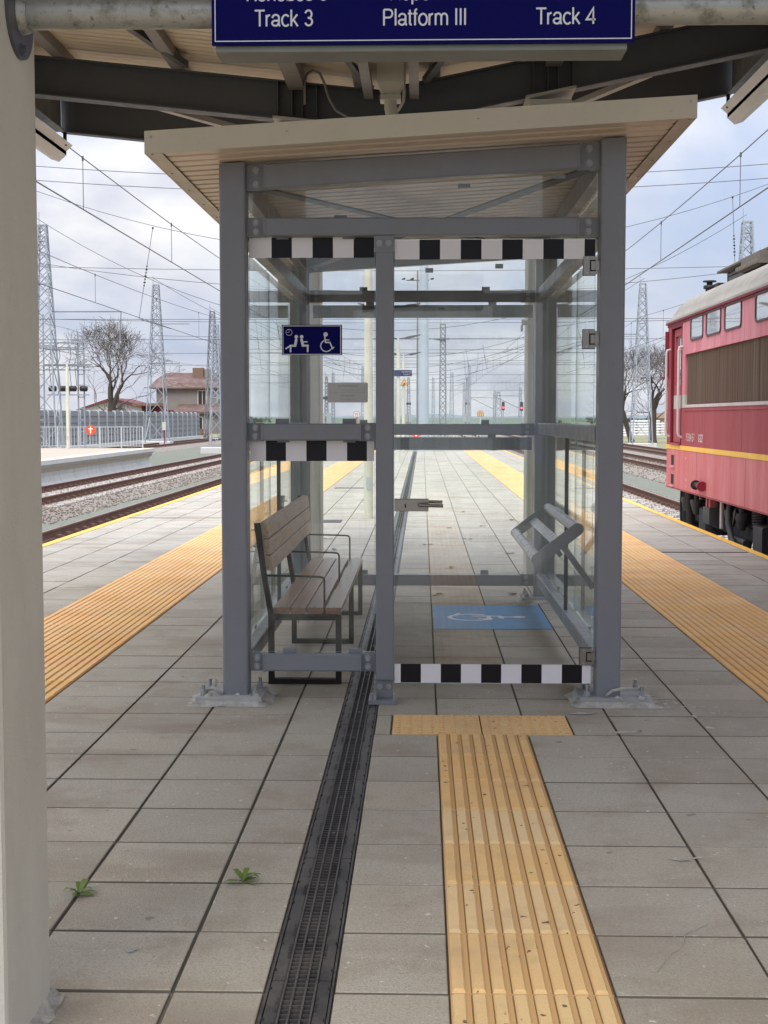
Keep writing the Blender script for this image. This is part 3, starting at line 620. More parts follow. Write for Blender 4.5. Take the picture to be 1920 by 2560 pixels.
# ================================================================== RAIL TRACKS
stone = random.Random(21)
def rail_mesh(y0, y1):
    b = MB(); pr = [(-.07,0),(.07,0),(.07,.012),(.012,.03),(.010,.13),(.036,.14),(.036,.168),(.030,.172),(-.030,.172),(-.036,.168),(-.036,.14),(-.010,.13),(-.012,.03),(-.07,.012)]
    b.prism(pr, 1, y0, y1, 'rust'); b.box(-.028,.028,y0,y1,.1722,.1742,'railtop'); return b
sl_me = None
def track(xc, y0, y1, label, sy0=None, sy1=None, beds=True):
    global sl_me
    t = thing('railway_track', (xc, y0, -.72), label, 'railway track')
    for s in (-.755,.755):
        o = rail_mesh(y0, y1).build('rail'); o.location = (xc+s, 0, -.72); own(t, o)
    if sy0 is not None:
        y = sy0; cnt = 0
        while y < sy1 and cnt < 98:
            if sl_me is None:
                b = MB(); b.bevbox(-1.28, 1.28, -.13, .13, -.18, -.002, .02, 'sleeper')
                for s in (-.755,.755):
                    for e in (-.11,.11): b.box(s+e-.04, s+e+.04, -.07,.07, 0,.07,'rust')
                o = b.build('sleeper'); sl_me = o.data
            else:
                o = bpy.data.objects.new('sleeper', sl_me); COL.objects.link(o)
            o.location = (xc, y, -.72); own(t, o); y += .62; cnt += 1
    b = MB()
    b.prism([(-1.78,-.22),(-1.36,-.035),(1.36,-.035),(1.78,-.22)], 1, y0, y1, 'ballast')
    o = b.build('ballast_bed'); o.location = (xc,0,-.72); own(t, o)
    return t
track(-5.73, -5, 420, 'nearest left track, its far rail rising just beyond the platform edge', 24, 78)
track(-10.05, -5, 420, 'left track with both rusty rails in view beside the curved white platform wall', 33, 92)
track(-19.6, 80, 420, 'rusty track running behind the far railing in front of the grey noise barrier')
track(5.2, -5, 420, 'right track under the red locomotive, one rusty rail showing beyond it', 20, 60)
track(10.45, 20, 420, 'second right track crossing the gravel beyond the locomotive')
track(14.3, 20, 420, 'farthest right track passing in front of the lattice tower base')
# loose ballast stones
b = MB()
def stones(x0, x1, y0, y1, n_, zf):
    for i in range(n_):
        u = stone.random()**1.3; y = y0+(y1-y0)*u; x = stone.uniform(x0,x1); z = zf(x); r = stone.uniform(.018,.042)*(1+.3*u)
        c = Vector((x,y,z+r*.4)); a = stone.uniform(0,PI); ca, sa = math.cos(a), math.sin(a)
        vs = []
        for dx, dy, dz in ((1,0,0),(0,1,0),(-1,0,0),(0,-1,0),(0,0,1),(0,0,-1)):
            q = r*stone.uniform(.6,1.25); vs.append(c+Vector((dx*ca-dy*sa, dx*sa+dy*ca, dz))*q)
        b.add(vs, [(0,1,4),(1,2,4),(2,3,4),(3,0,4),(1,0,5),(2,1,5),(3,2,5),(0,3,5)], 'ballast')
def bedz(xc):
    def f(x):
        d = abs(x-xc); return -.75 if d < 1.36 else (-.75-.185*(d-1.36)/.42 if d < 1.78 else -.935)
    return f
stones(-7.60,-4.3,20,60,6500,bedz(-5.73)); stones(-12.1,-8.15,30,80,9000,bedz(-10.05)); stones(5.0,7.1,14,60,5200,bedz(5.2)); stones(8.5,12.3,45,100,3500,bedz(10.45))
tag(b.build('ballast_stones'), 'loose grey and buff ballast stones around the tracks', 'ballast', kind='stuff')

# ================================================================== WAITING SHELTER
FY, BY = 6.72, 10.50            # front face of the front posts, front face of the back posts
sh = thing('waiting_shelter', (0, 8.6, 0), 'glass waiting shelter with grey steel posts, sloping beige roof and chequered strips', 'waiting shelter')
zs = lambda x: 2.69+.0588*x     # underside of the roof
def rpost(x0, x1, y0, y1, z0, z1a, z1b, r=.012):
    b = MB(); k = r*.3
    poly = [(x0+r,y0),(x1-r,y0),(x1-k,y0+k),(x1,y0+r),(x1,y1-r),(x1-k,y1-k),(x1-r,y1),(x0+r,y1),(x0+k,y1-k),(x0,y1-r),(x0,y0+r),(x0+k,y0+k)]
    n_ = 12; zt = lambda x: z1a+(z1b-z1a)*(x-x0)/(x1-x0)
    vs = [(x,y,z0) for x,y in poly]+[(x,y,zt(x)) for x,y in poly]
    b.add(vs, [(i,(i+1)%n_,n_+(i+1)%n_,n_+i) for i in range(n_)]+[tuple(range(n_,2*n_))], 'steel'); return b
PX = (-.984, -.857), (.853, .974)
def baseplate(xa, xb, ya, yb, seed, mort=True):
    """square foot plate with four anchor bolts on a rough mortar bed"""
    rr = random.Random(seed); b = MB()
    b.bevbox(xa, xb, ya, yb, .022, .042, .002, 'plate_dusty')
    cx_, cy_ = (xa+xb)/2, (ya+yb)/2; bl = []
    o = part(b, 'base_plate', sh)
    for sx in (-1,1):
        for sy in (-1,1):
            x, y = cx_+sx*((xb-xa)/2-.035), cy_+sy*((yb-ya)/2-.045); bl.append((x,y)); M_ = MB()
            M_.tube([(x,y,.042),(x,y,.048)], .021, 'zinc', 14, True, False); M_.tube([(x,y,.048),(x,y,.066)], .0155, 'steel_lt', 6, True, False); M_.tube([(x,y,.066),(x+rr.uniform(-.002,.002),y,.086+rr.uniform(0,.012))], .009, 'zinc', 8, True)
            M_.build('anchor_bolt').parent = o
    if mort:
        m_ = MB(); n_ = 44; ring = []
        for ri, (grow, z) in enumerate(((.042,.0012),(.024,.004),(.012,.014),(.002,.0215),(-.02,.0215))):
            row = []
            for i in range(n_):
                t = 2*PI*i/n_; c, s_ = math.cos(t), math.sin(t); q = 1/max(abs(c),abs(s_))
                hx, hy = (xb-xa)/2+grow, (yb-ya)/2+grow*.8; e = rr.uniform(-.013,.013) if ri < 2 else rr.uniform(-.004,.004)
                row.append((cx_+c*q*(hx+e), cy_+s_*q*(hy+e*.8), z+rr.uniform(0,.004)*(ri>0)))
            ring.append(row)
        vs = [p for r_ in ring for p in r_]
        m_.add(vs, [(a*n_+i, a*n_+(i+1)%n_, (a+1)*n_+(i+1)%n_, (a+1)*n_+i) for a in range(4) for i in range(n_)], 'mortar', True)
        mo = m_.build('mortar_bed'); mo.parent = o
    return o
for (x0, x1) in PX:
    for y0 in (FY, BY):
        part(rpost(x0, x1, y0, y0+.128, .04, zs(x0)-.004, zs(x1)-.004), 'post', sh)
baseplate(-1.11, -.785, 6.655, 6.945, 1); baseplate(.775, 1.112, 6.68, 6.97, 2); baseplate(-1.10,-.78,10.43,10.71,3); baseplate(.76,1.10,10.43,10.71,4)
b = MB(); rr = random.Random(5)     # smeared mortar and a bent tie wire left on the front plates
b.tube([(.90,6.70,.052),(.93,6.69,.078),(.985,6.70,.086),(1.03,6.72,.082),(1.075,6.74,.075),(1.085,6.76,.062)], [.007,.008,.009,.007,.006,.004], 'mortar', 6)
part(b, 'tie_wire', sh); b = MB(); b.tube([(-1.075,6.76,.045),(-1.06,6.72,.066),(-1.03,6.71,.078),(-1.0,6.70,.060),(-.985,6.71,.048)], [.008,.010,.012,.012,.008], 'mortar', 6)
part(b, 'mortar_smear', sh); b = MB(); b.tube([(-1.03,6.735,.06),(-1.025,6.73,.10),(-1.018,6.73,.118)], [.010,.011,.012], 'mortar', 7)
part(b, 'mortar_smear', sh); b = MB()
for i in range(14): 
    x = rr.choice((rr.uniform(-1.09,-.8), rr.uniform(.79,1.09))); y = rr.uniform(6.68,6.72); r_ = rr.uniform(.006,.014); b.tube([(x,y,.04),(x+.003,y,.04+r_)], [r_*1.5,r_*.5], 'mortar', 7)
tag(part(b, 'mortar_crumbs', sh), kind='stuff')
# middle post between the fixed pane and the door
b = MB(); b.bevbox(-.228, -.14, 6.735, 6.82, .125, 2.205, .007, 'steel'); b.box(-.234,-.134,6.731,6.824,.118,.1245,'steel')
mp = part(b, 'middle_post', sh)
b = MB(); b.box(-.227,-.144,6.76,6.775,.0245,.117,'steel'); b.box(-.262,-.125,6.69,6.83,.002,.024,'steel'); b.box(-.227,-.2235,6.70,6.7595,.0245,.055,'steel')
bp = b.build('foot_bracket'); own(sh, bp); bb = MB()
for x in (-.208,-.165): hexbolt(bb, (x,6.7598,.078), .011, .012, (0,-1,0), 'zinc')
for x in (-.247,-.137): bb.tube([(x,6.72,.024),(x,6.72,.05)], .008, 'zinc', 8)
bo = bb.build('foot_bolts'); bo.parent = bp
b = MB(); b.box(-.232,-.138,6.735,6.745,2.206,2.283,'steel')
tb = b.build('top_bracket'); own(sh, tb); bb = MB()
for x in (-.208,-.165): hexbolt(bb, (x,6.7345,2.248), .0125, .010, (0,-1,0), 'steel_lt')
bo = bb.build('bracket_bolts'); bo.parent = tb

def rail(x0, x1, z0a, z0b, h, y0, y1, ends, front=True, name='cross_beam', br=.075):
    """welded box rail along X with bolted end brackets; z0a/z0b are the lower edge at each end"""
    zl = lambda x: z0a+(z0b-z0a)*(x-x0)/(x1-x0)
    b = MB(); e = .006; a, c = x0, x1
    def sec(x, g=0):
        z = zl(x); return [(x,y0+e-g,z-g),(x,y1-e+g,z-g),(x,y1+g,z+e-g),(x,y1+g,z+h-e+g),(x,y1-e+g,z+h+g),(x,y0+e-g,z+h+g),(x,y0-g,z+h-e+g),(x,y0-g,z+e-g)]
    def loft(xa, xb, g=0):
        A, B = sec(xa,g), sec(xb,g); b.add(A+B, [(i,8+i,8+(i+1)%8,(i+1)%8) for i in range(8)]+[tuple(range(8)),tuple(range(8,16))[::-1]], 'steel')
    loft(a, c); 
    for x in (a, c): loft(x-.004, x+.004, .003)      # weld beads
    o = part(b, name, sh)
    for side, xe in (('a', ends[0]), ('b', ends[1])):
        if xe is None: continue
        xa, xb = (xe, x0-.0045) if side == 'a' else (x1+.0045, xe)
        bb = MB(); q = MB(); zz = zl((xa+xb)/2); yb = y0+.030
        bb.add([(xa,yb,zl(xa)-.003),(xb,yb,zl(xb)-.003),(xb,yb+.010,zl(xb)-.003),(xa,yb+.010,zl(xa)-.003),(xa,yb,zl(xa)+h+.004),(xb,yb,zl(xb)+h+.004),(xb,yb+.010,zl(xb)+h+.004),(xa,yb+.010,zl(xa)+h+.004)], [(0,3,2,1),(4,5,6,7),(0,1,5,4),(1,2,6,5),(2,3,7,6),(3,0,4,7)], 'steel')
        po = bb.build('bracket'); own(sh, po)
        xm = (xa+xb)/2+(.004 if side == 'a' else -.004)
        for t in ((.25,.75) if h < .1 else (.22,.80)):
            if front: q = MB(); hexbolt(q, (xm,yb,zl(xm)+h*t), .0130, .014, (0,-1,0), 'steel_lt'); q.build('bracket_bolt').parent = po
    return o
# front frame
rail(-.765, .749, 2.512, 2.601, .118, 6.738, 6.80, (-.856,.852), name='sloping_beam')
rail(-.767, .748, 2.287, 2.283, .087, 6.738, 6.795, (-.856,.852))
rail(-.784, -.303, 1.296, 1.296, .083, 6.738, 6.795, (-.856,-.229))
rail(-.780, -.304, .156, .156, .084, 6.738, 6.795, (-.856,-.229))
# back frame
rail(-.765, .749, 2.512, 2.601, .118, 10.53, 10.59, (-.856,.852), name='sloping_beam')
rail(-.767, .748, 2.283, 2.279, .085, 10.53, 10.585, (-.856,.852))
rail(-.767, .748, 1.275, 1.275, .083, 10.53, 10.585, (-.856,.852))
rail(-.767, .748, .12, .12, .084, 10.53, 10.585, (-.856,.852))
# side rails, along Y
for s, xi in ((-1,-.866),(1,.863)):
    for z0, h, nm in ((2.287,.085,'side_rail'),(1.285,.083,'side_rail'),(.145,.085,'side_rail')):
        b = MB(); xa, xb = sorted((xi, xi+s*(.0645 if s < 0 else .0675))); b.bevbox(xa, xb, 6.95, 10.40, z0, z0+h, .006, 'steel'); b.box(xa+.022,xb-.022,6.85,6.949,z0+.002,z0+h-.002,'steel'); b.box(xa+.022,xb-.022,10.401,10.499,z0+.002,z0+h-.002,'steel'); part(b, nm, sh)
    b = MB(); xa, xb = sorted((xi, xi+s*.062)); zt = zs(xi)-.012; b.bevbox(xa, xb, 6.95, 10.40, zt-.12, zt, .006, 'steel'); b.box(xa+.022,xb-.022,6.85,6.949,zt-.118,zt-.002,'steel'); b.box(xa+.022,xb-.022,10.401,10.499,zt-.118,zt-.002,'steel'); part(b, 'eaves_rail', sh)
    b = MB(); x = s*.935; x0_, x1_ = sorted((x, x-s*.0))
    x = s*.880; b.box(x-.011, x+.011, 8.425, 8.447, .232, 1.284, 'steel_dk')
    part(b, 'joint_strip', sh)
# wind bracing under the roof
b = MB()
for (xa,ya),(xb,yb) in (((-.82,6.9),(.82,10.4)),((.82,6.9),(-.82,10.4))):
    d = .0 if xa < 0 else .012
    b.bar((xa,ya,zs(xa)-.10-d),(xb,yb,zs(xb)-.10-d), .075, .010, 'steel_dk')
part(b, 'wind_brace', sh)
# glass panes
def pane(x0, x1, y0, y1, z0, z1, name='glass_pane', z1b=None, root=None):
    b = MB()
    if z1b is None: b.box(x0, x1, y0, y1, z0, z1, 'glass')
    else:
        vs = [(x0,y0,z0),(x1,y0,z0),(x1,y1,z0),(x0,y1,z0),(x0,y0,z1),(x1,y0,z1b),(x1,y1,z1b),(x0,y1,z1)]
        b.add(vs, [(0,3,2,1),(4,5,6,7),(0,1,5,4),(1,2,6,5),(2,3,7,6),(3,0,4,7)], 'glass')
    e = .0006; zz = z1b if z1b is not None else z1
    if abs(y1-y0) < .02:      # green-white polished edges
        b.box(x0-e-.001, x0-e, y0, y1, z0, z1, 'glassedge'); b.box(x1+e, x1+e+.001, y0, y1, z0, zz, 'glassedge'); b.box(x0, x1, y0, y1, z0-e-.001, z0-e, 'glassedge')
        if z1b is None: b.box(x0, x1, y0, y1, z1+e, z1+e+.001, 'glassedge')
    else:
        b.box(x0, x1, y0-e-.001, y0-e, z0, z1, 'glassedge'); b.box(x0, x1, y1+e, y1+e+.001, z0, z1, 'glassedge'); b.box(x0,x1,y0,y1,z1+e,z1+e+.001,'glassedge'); b.box(x0,x1,y0,y1,z0-e-.001,z0-e,'glassedge')
    return part(b, name, root or sh)
GY = 6.801
pane(-.848, -.236, GY, GY+.008, 1.365, 2.300); pane(-.848, -.236, GY, GY+.008, .245, 1.303)
pane(-.85, .845, GY, GY+.008, 2.368, 2.515, z1b=2.605)
for z0, z1 in ((1.36,2.272),(.205,1.262)): pane(-.84, .84, 10.592, 10.60, z0, z1)
pane(-.84, .84, 10.592, 10.60, 2.372, 2.52, z1b=2.61)
for x in (-.94, .932):
    for y0, y1 in ((6.86,8.43),(8.45,10.49)):
        for z0, z1 in ((1.372,2.275),(.232,1.28)): pane(x, x+.008, y0, y1, z0, z1)
    pane(x, x+.008, 6.86, 10.49, 2.375, zs(x)-.14)
def clip(*a):
    b = MB(); b.box(*a); part(b, 'glass_clip', sh)
# clips
for x in (-.69,-.36): clip(x-.033,x+.033,6.796,6.800,1.372,1.403,'steel')
for x in (-.66,-.33): clip(x-.033,x+.033,6.796,6.800,.238,.262,'steel')
for x in (-.685,-.36): clip(x-.030,x+.030,6.793,6.7995,2.276,2.290,'steel'); clip(x-.030,x+.030,6.793,6.7995,1.286,1.299,'steel')
for x, z in ((-.40,2.392),(.20,2.56-.02),(.66,2.60-.02)): clip(x-.03,x+.03,6.793,6.7995,z-.018,z,'steel')
for x in (-.45,.48): 
    for z in (1.36,.205,2.368): clip(x-.03,x+.03,10.586,10.591,z-.003,z+.03,'steel')
    for z in (1.25,2.255): clip(x+.02,x+.08,10.586,10.591,z,z+.03,'steel')
for x, z in ((.05,2.505),(.58,2.535)): clip(x-.03,x+.03,10.586,10.591,z,z+.035,'steel')
for s in (-1,1):
    for y in (7.6,9.4):
        for z in (.238,1.372): clip(s*.926-.003,s*.926+.003,y-.03,y+.03,z,z+.018,'steel')

# chequered strips: film bonded on the glass
def strip(xs, z0, z1, y, name, first_white=True, back=False, root=None):
    b = MB()
    for i, (a, c) in enumerate(zip(xs, xs[1:])):
        wt = (i % 2 == 0) == first_white
        if not back: b.box(a, c, y-.0009, y-.0003, z0, z1, 'white' if wt else 'black')
        else: 
            b.box(a, c, y+.0003, y+.0006, z0, z1, 'film_b' if wt else 'film_a'); b.box(a, c, y+.0007, y+.0010, z0, z1, 'white' if wt else 'black')
    return part(b, name, root or sh)
strip((-.848,-.739,-.639,-.538,-.438,-.337,-.2375), 2.187, 2.285, GY, 'chequered_strip')
strip((-.848,-.772,-.673,-.572,-.472,-.371,-.273,-.2375), 1.194, 1.2945, GY, 'chequered_strip')
xsb = [-.838]+[-.80+.1*i for i in range(17)]+[.838]
strip(xsb, 2.165, 2.262, 10.6, 'chequered_strip', back=True); strip(xsb, 1.160, 1.257, 10.6, 'chequered_strip', back=True)
# door
DY = 6.752
door = pane(-.136, .832, DY, DY+.010, .100, 2.268, 'door')
o = strip((-.135,-.016,.084,.184,.284,.384,.483,.582,.681,.78,.831), 2.172, 2.267, DY, 'chequered_strip', root=sh); subown(door, o); o.matrix_parent_inverse = Matrix.Identity(4)
o = strip((-.135,-.105,-.005,.093,.193,.292,.391,.49,.59,.689,.788,.831), .101, .194, DY, 'chequered_strip', root=sh); subown(door, o); o.matrix_parent_inverse = Matrix.Identity(4)
def dchild(mb, name): o = mb.build(name); o.parent = door; return o
b = MB(); b.bevbox(-.136,.031,DY-.012,DY-.001,.950,1.011,.002,'inox'); b.bevbox(-.136,.031,DY+.011,DY+.024,.950,1.011,.002,'inox')
b.tube([(-.082,DY-.012,.977),(-.082,DY-.020,.977)], .011, 'inox', 16); b.box(-.085,-.079,DY-.0215,DY-.0201,.968,.986,'void')
b.tube([(-.012,DY-.012,.983),(-.012,DY-.05,.983),(-.006,DY-.056,.983),(.102,DY-.056,.980)], .0085, 'inox', 12)
b.tube([(-.012,DY+.024,.993),(-.012,DY+.062,.993),(-.006,DY+.068,.993),(.10,DY+.068,.991)], .0085, 'inox', 12)
dchild(b, 'door_handle')
for z0, z1 in ((2.094,2.184),(1.742,1.832),(.193,.277)):
    b = MB(); b.bevbox(.775,.806,DY-.012,DY-.001,z0,z1,.002,'inox'); b.box(.8065,.8335,DY-.012,DY-.001,z0,z0+.018,'inox'); b.box(.8065,.8335,DY-.012,DY-.001,z1-.018,z1,'inox')
    b.box(.812,.8525,DY-.011,DY+.002,z0+.024,z1-.024,'inox'); b.box(.8335,.8415,DY-.018,DY+.02,z0+.006,z1-.006,'inox'); b.bevbox(.775,.832,DY+.011,DY+.02,z0,z1,.002,'inox')
    b.box(.7725,.8345,DY-.0008,DY-.0004,z0-.003,z1+.003,'void'); b.box(.807,.811,DY-.0125,DY-.0118,z0+.018,z1-.018,'void')  # black rim and slit paint a shadow outline round the hinge
    for z in (z0+.010,z1-.010): b.tube([(.794,DY-.012,z),(.794,DY-.0145,z)], .0055, 'zinc', 12)
    dchild(b, 'hinge')
# roof
XL, XR, RF, RB = -1.272, 1.237, 6.37, 11.02
b = MB(); T = .098
def sl(x0, x1, y0, y1, za, zb, mat):     # slab following the roof slope; za/zb offsets from zs
    vs = [(x0,y0,zs(x0)+za),(x1,y0,zs(x1)+za),(x1,y1,zs(x1)+za),(x0,y1,zs(x0)+za),(x0,y0,zs(x0)+zb),(x1,y0,zs(x1)+zb),(x1,y1,zs(x1)+zb),(x0,y1,zs(x0)+zb)]
    b.add(vs, [(0,3,2,1),(4,5,6,7),(0,1,5,4),(1,2,6,5),(2,3,7,6),(3,0,4,7)], mat)
sl(XL, XR, RF, RF+.006, -.004, T, 'beige'); sl(XL, XR, RB-.006, RB, -.004, T, 'beige')
sl(XL, XL+.006, RF+.0065, RB-.0065, -.004, T, 'beige'); sl(XR-.006, XR, RF+.0065, RB-.0065, -.004, T, 'beige')
ro = part(b, 'roof_fascia', sh)
b = MB(); sl(XL+.0065, XL+.075, RF+.0065, RB-.0065, -.003, .0, 'beige'); sl(XR-.075, XR-.0065, RF+.0065, RB-.0065, -.003, .0, 'beige'); sl(XL+.0755, XR-.0755, RF+.0065, RF+.04, -.003, 0, 'beige')
e = b.build('edge_trim'); e.parent = ro
b = MB(); y = RF+.041
while y < RB-.05:                    # trapezoidal sheet, ribs across the shelter
    for dy0, dy1, z0_, z1_ in ((0,.088,.004,.004),(.088,.096,.004,.022),(.096,.122,.022,.022),(.122,.130,.022,.004)):
        x0, x1 = XL+.076, XR-.076
        b.face([(x0,y+dy1,zs(x0)+z1_),(x1,y+dy1,zs(x1)+z1_),(x1,y+dy0,zs(x1)+z0_),(x0,y+dy0,zs(x0)+z0_)], 'rib')
    y += .130
e = b.build('soffit_sheet'); e.parent = ro
b = MB(); sl(XL+.0066, XR-.0066, RF+.0066, RB-.0066, .0225, T-.004, 'beige')
e = b.build('roof_deck'); e.parent = ro
b = MB()
for x in (XL+.03, XR-.03): b.tube([(x,RF-.0005,zs(x)+.07),(x,RF-.004,zs(x)+.07)], .006, 'zinc', 8)
for x in (-.62,.25): b.tube([(x,RF-.0005,zs(x)+.055),(x,RF-.002,zs(x)+.055)], .003, 'steel_dk', 6)
for xx, s_ in ((XL+.03,1),(XR-.03,1)):
    for k in range(9): b.tube([(xx,RF+.03+.5*k,zs(xx)-.003),(xx,RF+.03+.5*k,zs(xx)-.006)], .006, 'galvbox', 8)
e = b.build('rivets'); e.parent = ro

# waiting pictogram sign and the braille plate, both fixed on the glass
def P5(x, y): return ((x-250)*.000332, -(y-172)*.000332)
b = MB(); SW, SH = .2955, .148
b.box(-.690,-.690+SW, GY-.0045, GY-.0010, 1.862-SH, 1.862, 'navy')
sg = tag(b.build('waiting_sign'), 'dark blue sign with seated figures, clock and wheelchair stuck on the shelter glass', 'sign')
f0 = MB(); F = Flat(f0, (-.690, GY-.0046, 1.862), (1,0,0), (0,0,1), 'signwhite')
F.frame(*P5(262,0)[:1], P5(1125,0)[0], P5(0,612)[1], P5(0,184)[1], .0035)
u, v = P5(357,284); F.ring(u, v, .0150, .0019); F.path([(u,v+.012),(u,v),(u-.008,v)], .0015)
# left seated figure, leaning back, leg stretched out
u, v = P5(464,348); F.disc(u, v, .0088)
F.path([P5(463,390),P5(447,478)], .0125); F.path([P5(447,480),P5(376,480)], .0098); F.path([P5(376,480),P5(311,522)], .0075); F.path([P5(378,482),P5(378,566)], .0085)
u, v = P5(543,348); F.disc(u, v, .0088)
F.path([P5(541,390),P5(562,478)], .0125); F.path([P5(560,478),P5(634,478)], .0098); F.path([P5(632,480),P5(632,563)], .0085); F.path([P5(562,424),P5(624,424)], .0058)
# wheelchair
u, v = P5(898,315); F.disc(u, v, .0108); F.path([P5(885,345),P5(895,432),P5(962,432),P5(1000,524)], .0063); F.path([P5(892,396),P5(946,396)], .0048); F.path([P5(988,524),P5(1018,504)], .0055)
u, v = P5(908,483); F.ring(u, v, .0275, .0052, 112, 325)
o = f0.build('pictogram'); o.parent = sg
bpz = thing('braille_plate', (-.36, GY, 1.53), 'small grey plate reading WAITING AREA in print and braille on the glass', 'sign')
b = MB(); x0, x1, z0, z1, r_ = -.466, -.268, 1.482, 1.580, .008; pts = []
for cx_, cz_, a0 in ((x1-r_,z0+r_,-90),(x1-r_,z1-r_,0),(x0+r_,z1-r_,90),(x0+r_,z0+r_,180)):
    pts += [(cx_+r_*math.cos(R(a0+k*22.5)), cz_+r_*math.sin(R(a0+k*22.5))) for k in range(5)]
b.prism(pts, 1, GY-.0035, GY-.0008, 'plategrey'); part(b, 'plate', bpz)
b = MB(); y = GY-.0036
for s_, z, sz in (('ЗОНА ЗА ИЗЧАКВАНЕ',1.5615,.0095),('WAITING AREA',1.5145,.0095)):
    t1 = text_mb(s_, sz, 'inkgrey', (-.367,y,z-.003), (1,0,0), (0,0,1)); b.add(t1.v, t1.f, 'inkgrey')
b.box(-.452,-.284,y-.0003,y,1.5305,1.5311,'inkgrey')
for zc_, x0, x1 in ((1.543,-.424,-.312),(1.4965,-.402,-.328)):
    rr = random.Random(int(zc_*1000)); x = x0
    while x < x1:
        if rr.random() < .85:
            for i in range(2):
                for k in range(3):
                    if rr.random() < .5: b.tube([(x+i*.0022,y+.0001,zc_+.0022*(k-1)),(x+i*.0022,y-.0006,zc_+.0022*(k-1))], .0007, 'inkgrey', 6, True, False)
        x += .0062
part(b, 'lettering', bpz)

# ================================================================== BENCH
bn = thing('bench', (-.62, 8.5, 0), 'long brown slatted bench with black steel frames and hoop armrests inside the shelter', 'bench')
SY0, SY1 = 7.235, 9.84
for i, (xa, xb) in enumerate(((-.787,-.703),(-.696,-.616),(-.609,-.527),(-.508,-.427))):
    b = MB(); b.bevbox(xa, xb, SY0, SY1, .370, .405, .003, 'wood'); part(b, 'seat_slat', bn)
for za, zb in ((.773,.851),(.685,.766),(.600,.679)):
    b = MB(); lean = lambda z: -.786-(z-.60)*.13
    x0, x1 = lean(za), lean(zb); th = .036
    b.prism([(x0-th,za+.004),(x0-.004,za),(x0,za+.004),(x1,zb-.004),(x1-.004,zb),(x1-th,zb+.004)], 1, SY0, SY1, 'woodworn'); part(b, 'back_slat', bn)
for y in (7.215, 8.52, 9.775):
    b = MB(); y1 = y+.05
    b.box(-.813,-.784,y,y1,.0,.368,'bench_iron'); b.box(-.456,-.427,y,y1,.0,.368,'bench_iron')
    b.box(-.7835,-.4565,y,y1,.0,.026,'bench_iron'); b.box(-.7835,-.4565,y,y1,.340,.366,'bench_iron')
    b.prism([(-.813,.3685),(-.787,.3685),(-.826,.60),(-.858,.853),(-.886,.853),(-.851,.60)], 1, y, y1, 'bench_iron')
    part(b, 'frame', bn)
    b = MB(); ym = y+.03
    b.tube([(-.83,ym,.575),(-.548,ym,.568),(-.532,ym,.566),(-.522,ym,.560),(-.517,ym,.548),(-.516,ym,.372)], .0058, 'bench_iron', 10); part(b, 'armrest', bn)
b = MB()
for y in (7.25, 8.545, 9.8):
    for x in (-.745,-.655,-.568,-.467): b.tube([(x,y+.01,.339),(x,y+.01,.318)], .004, 'zinc', 6); b.tube([(x,y+.01,.4052),(x,y+.01,.4062)], .007, 'inkgrey', 8)
    for z in (.81,.725,.64): xx = -.786-(z-.6)*.13; b.tube([(xx+.001,y+.01,z),(xx-.09,y+.01,z+.003)], .005, 'zinc', 6)
part(b, 'bolts', bn)

# ================================================================== LEANING RAIL
lr = thing('leaning_rail', (.7, 7.75, .75), 'tilted grey tubular leaning rail fixed to the right side of the shelter', 'leaning rail')
LO, HI = Vector((.584,0,.690)), Vector((.785,0,.846)); d = (HI-LO).normalized(); nrm = Vector((-d.z,0,d.x)); TR = .029
for y in (6.965, 8.60):
    b = MB(); pts = []; w2 = .031
    th = math.atan2(d.z, d.x)
    pts = [(LO.x+w2*math.cos(th+PI/2+k*PI/8), LO.z+w2*math.sin(th+PI/2+k*PI/8)) for k in range(9)]+[(HI.x+w2*math.cos(th-PI/2+k*PI/8), HI.z+w2*math.sin(th-PI/2+k*PI/8)) for k in range(9)]
    b.prism(pts, 1, y, y+.010, 'steel'); part(b, 'end_plate', lr)
    b = MB(); Mx = LO.lerp(HI,.60); b.bar((Mx.x-.01,y+.03,Mx.z+.0),(.868,y+.03,.545),.030,.036,'steel',up=(0,1,0)); part(b, 'support_arm', lr)
for P_ in (LO, HI):
    b = MB(); b.tube([(P_.x,6.975,P_.z),(P_.x,8.60,P_.z)], TR, 'lean', 20, False); part(b, 'tube', lr)
b = MB(); Mx = LO.lerp(HI,.52); b.bar((Mx.x,6.975,Mx.z),(Mx.x,8.60,Mx.z),.052,.008,'lean',up=(nrm.x,0,nrm.z)); part(b, 'centre_slat', lr)
# wheelchair marking on the floor
b = MB(); b.quadz(.079,.872,9.12,10.28,.0036,'bluefloor')
wf = tag(b.build('wheelchair_marking'), 'blue painted rectangle with a worn white wheelchair symbol on the shelter floor', 'floor marking')
f0 = MB(); F = Flat(f0, (0,0,.0046), (1,0,0), (0,1,0), 'wornwhite', 0, .00004)
F.ring(.345, 9.66, .15, .032, 50, 345); F.path([(.47,9.54),(.47,9.73)], .032); F.path([(.37,9.72),(.55,9.715),(.56,9.62)], .036); F.path([(.56,9.68),(.65,9.68)], .03); F.disc(.685,9.68,.045); F.path([(.47,9.60),(.40,9.60)], .028); F.path([(.26,9.84),(.24,9.76)], .03)
o = f0.build('symbol'); o.parent = wf

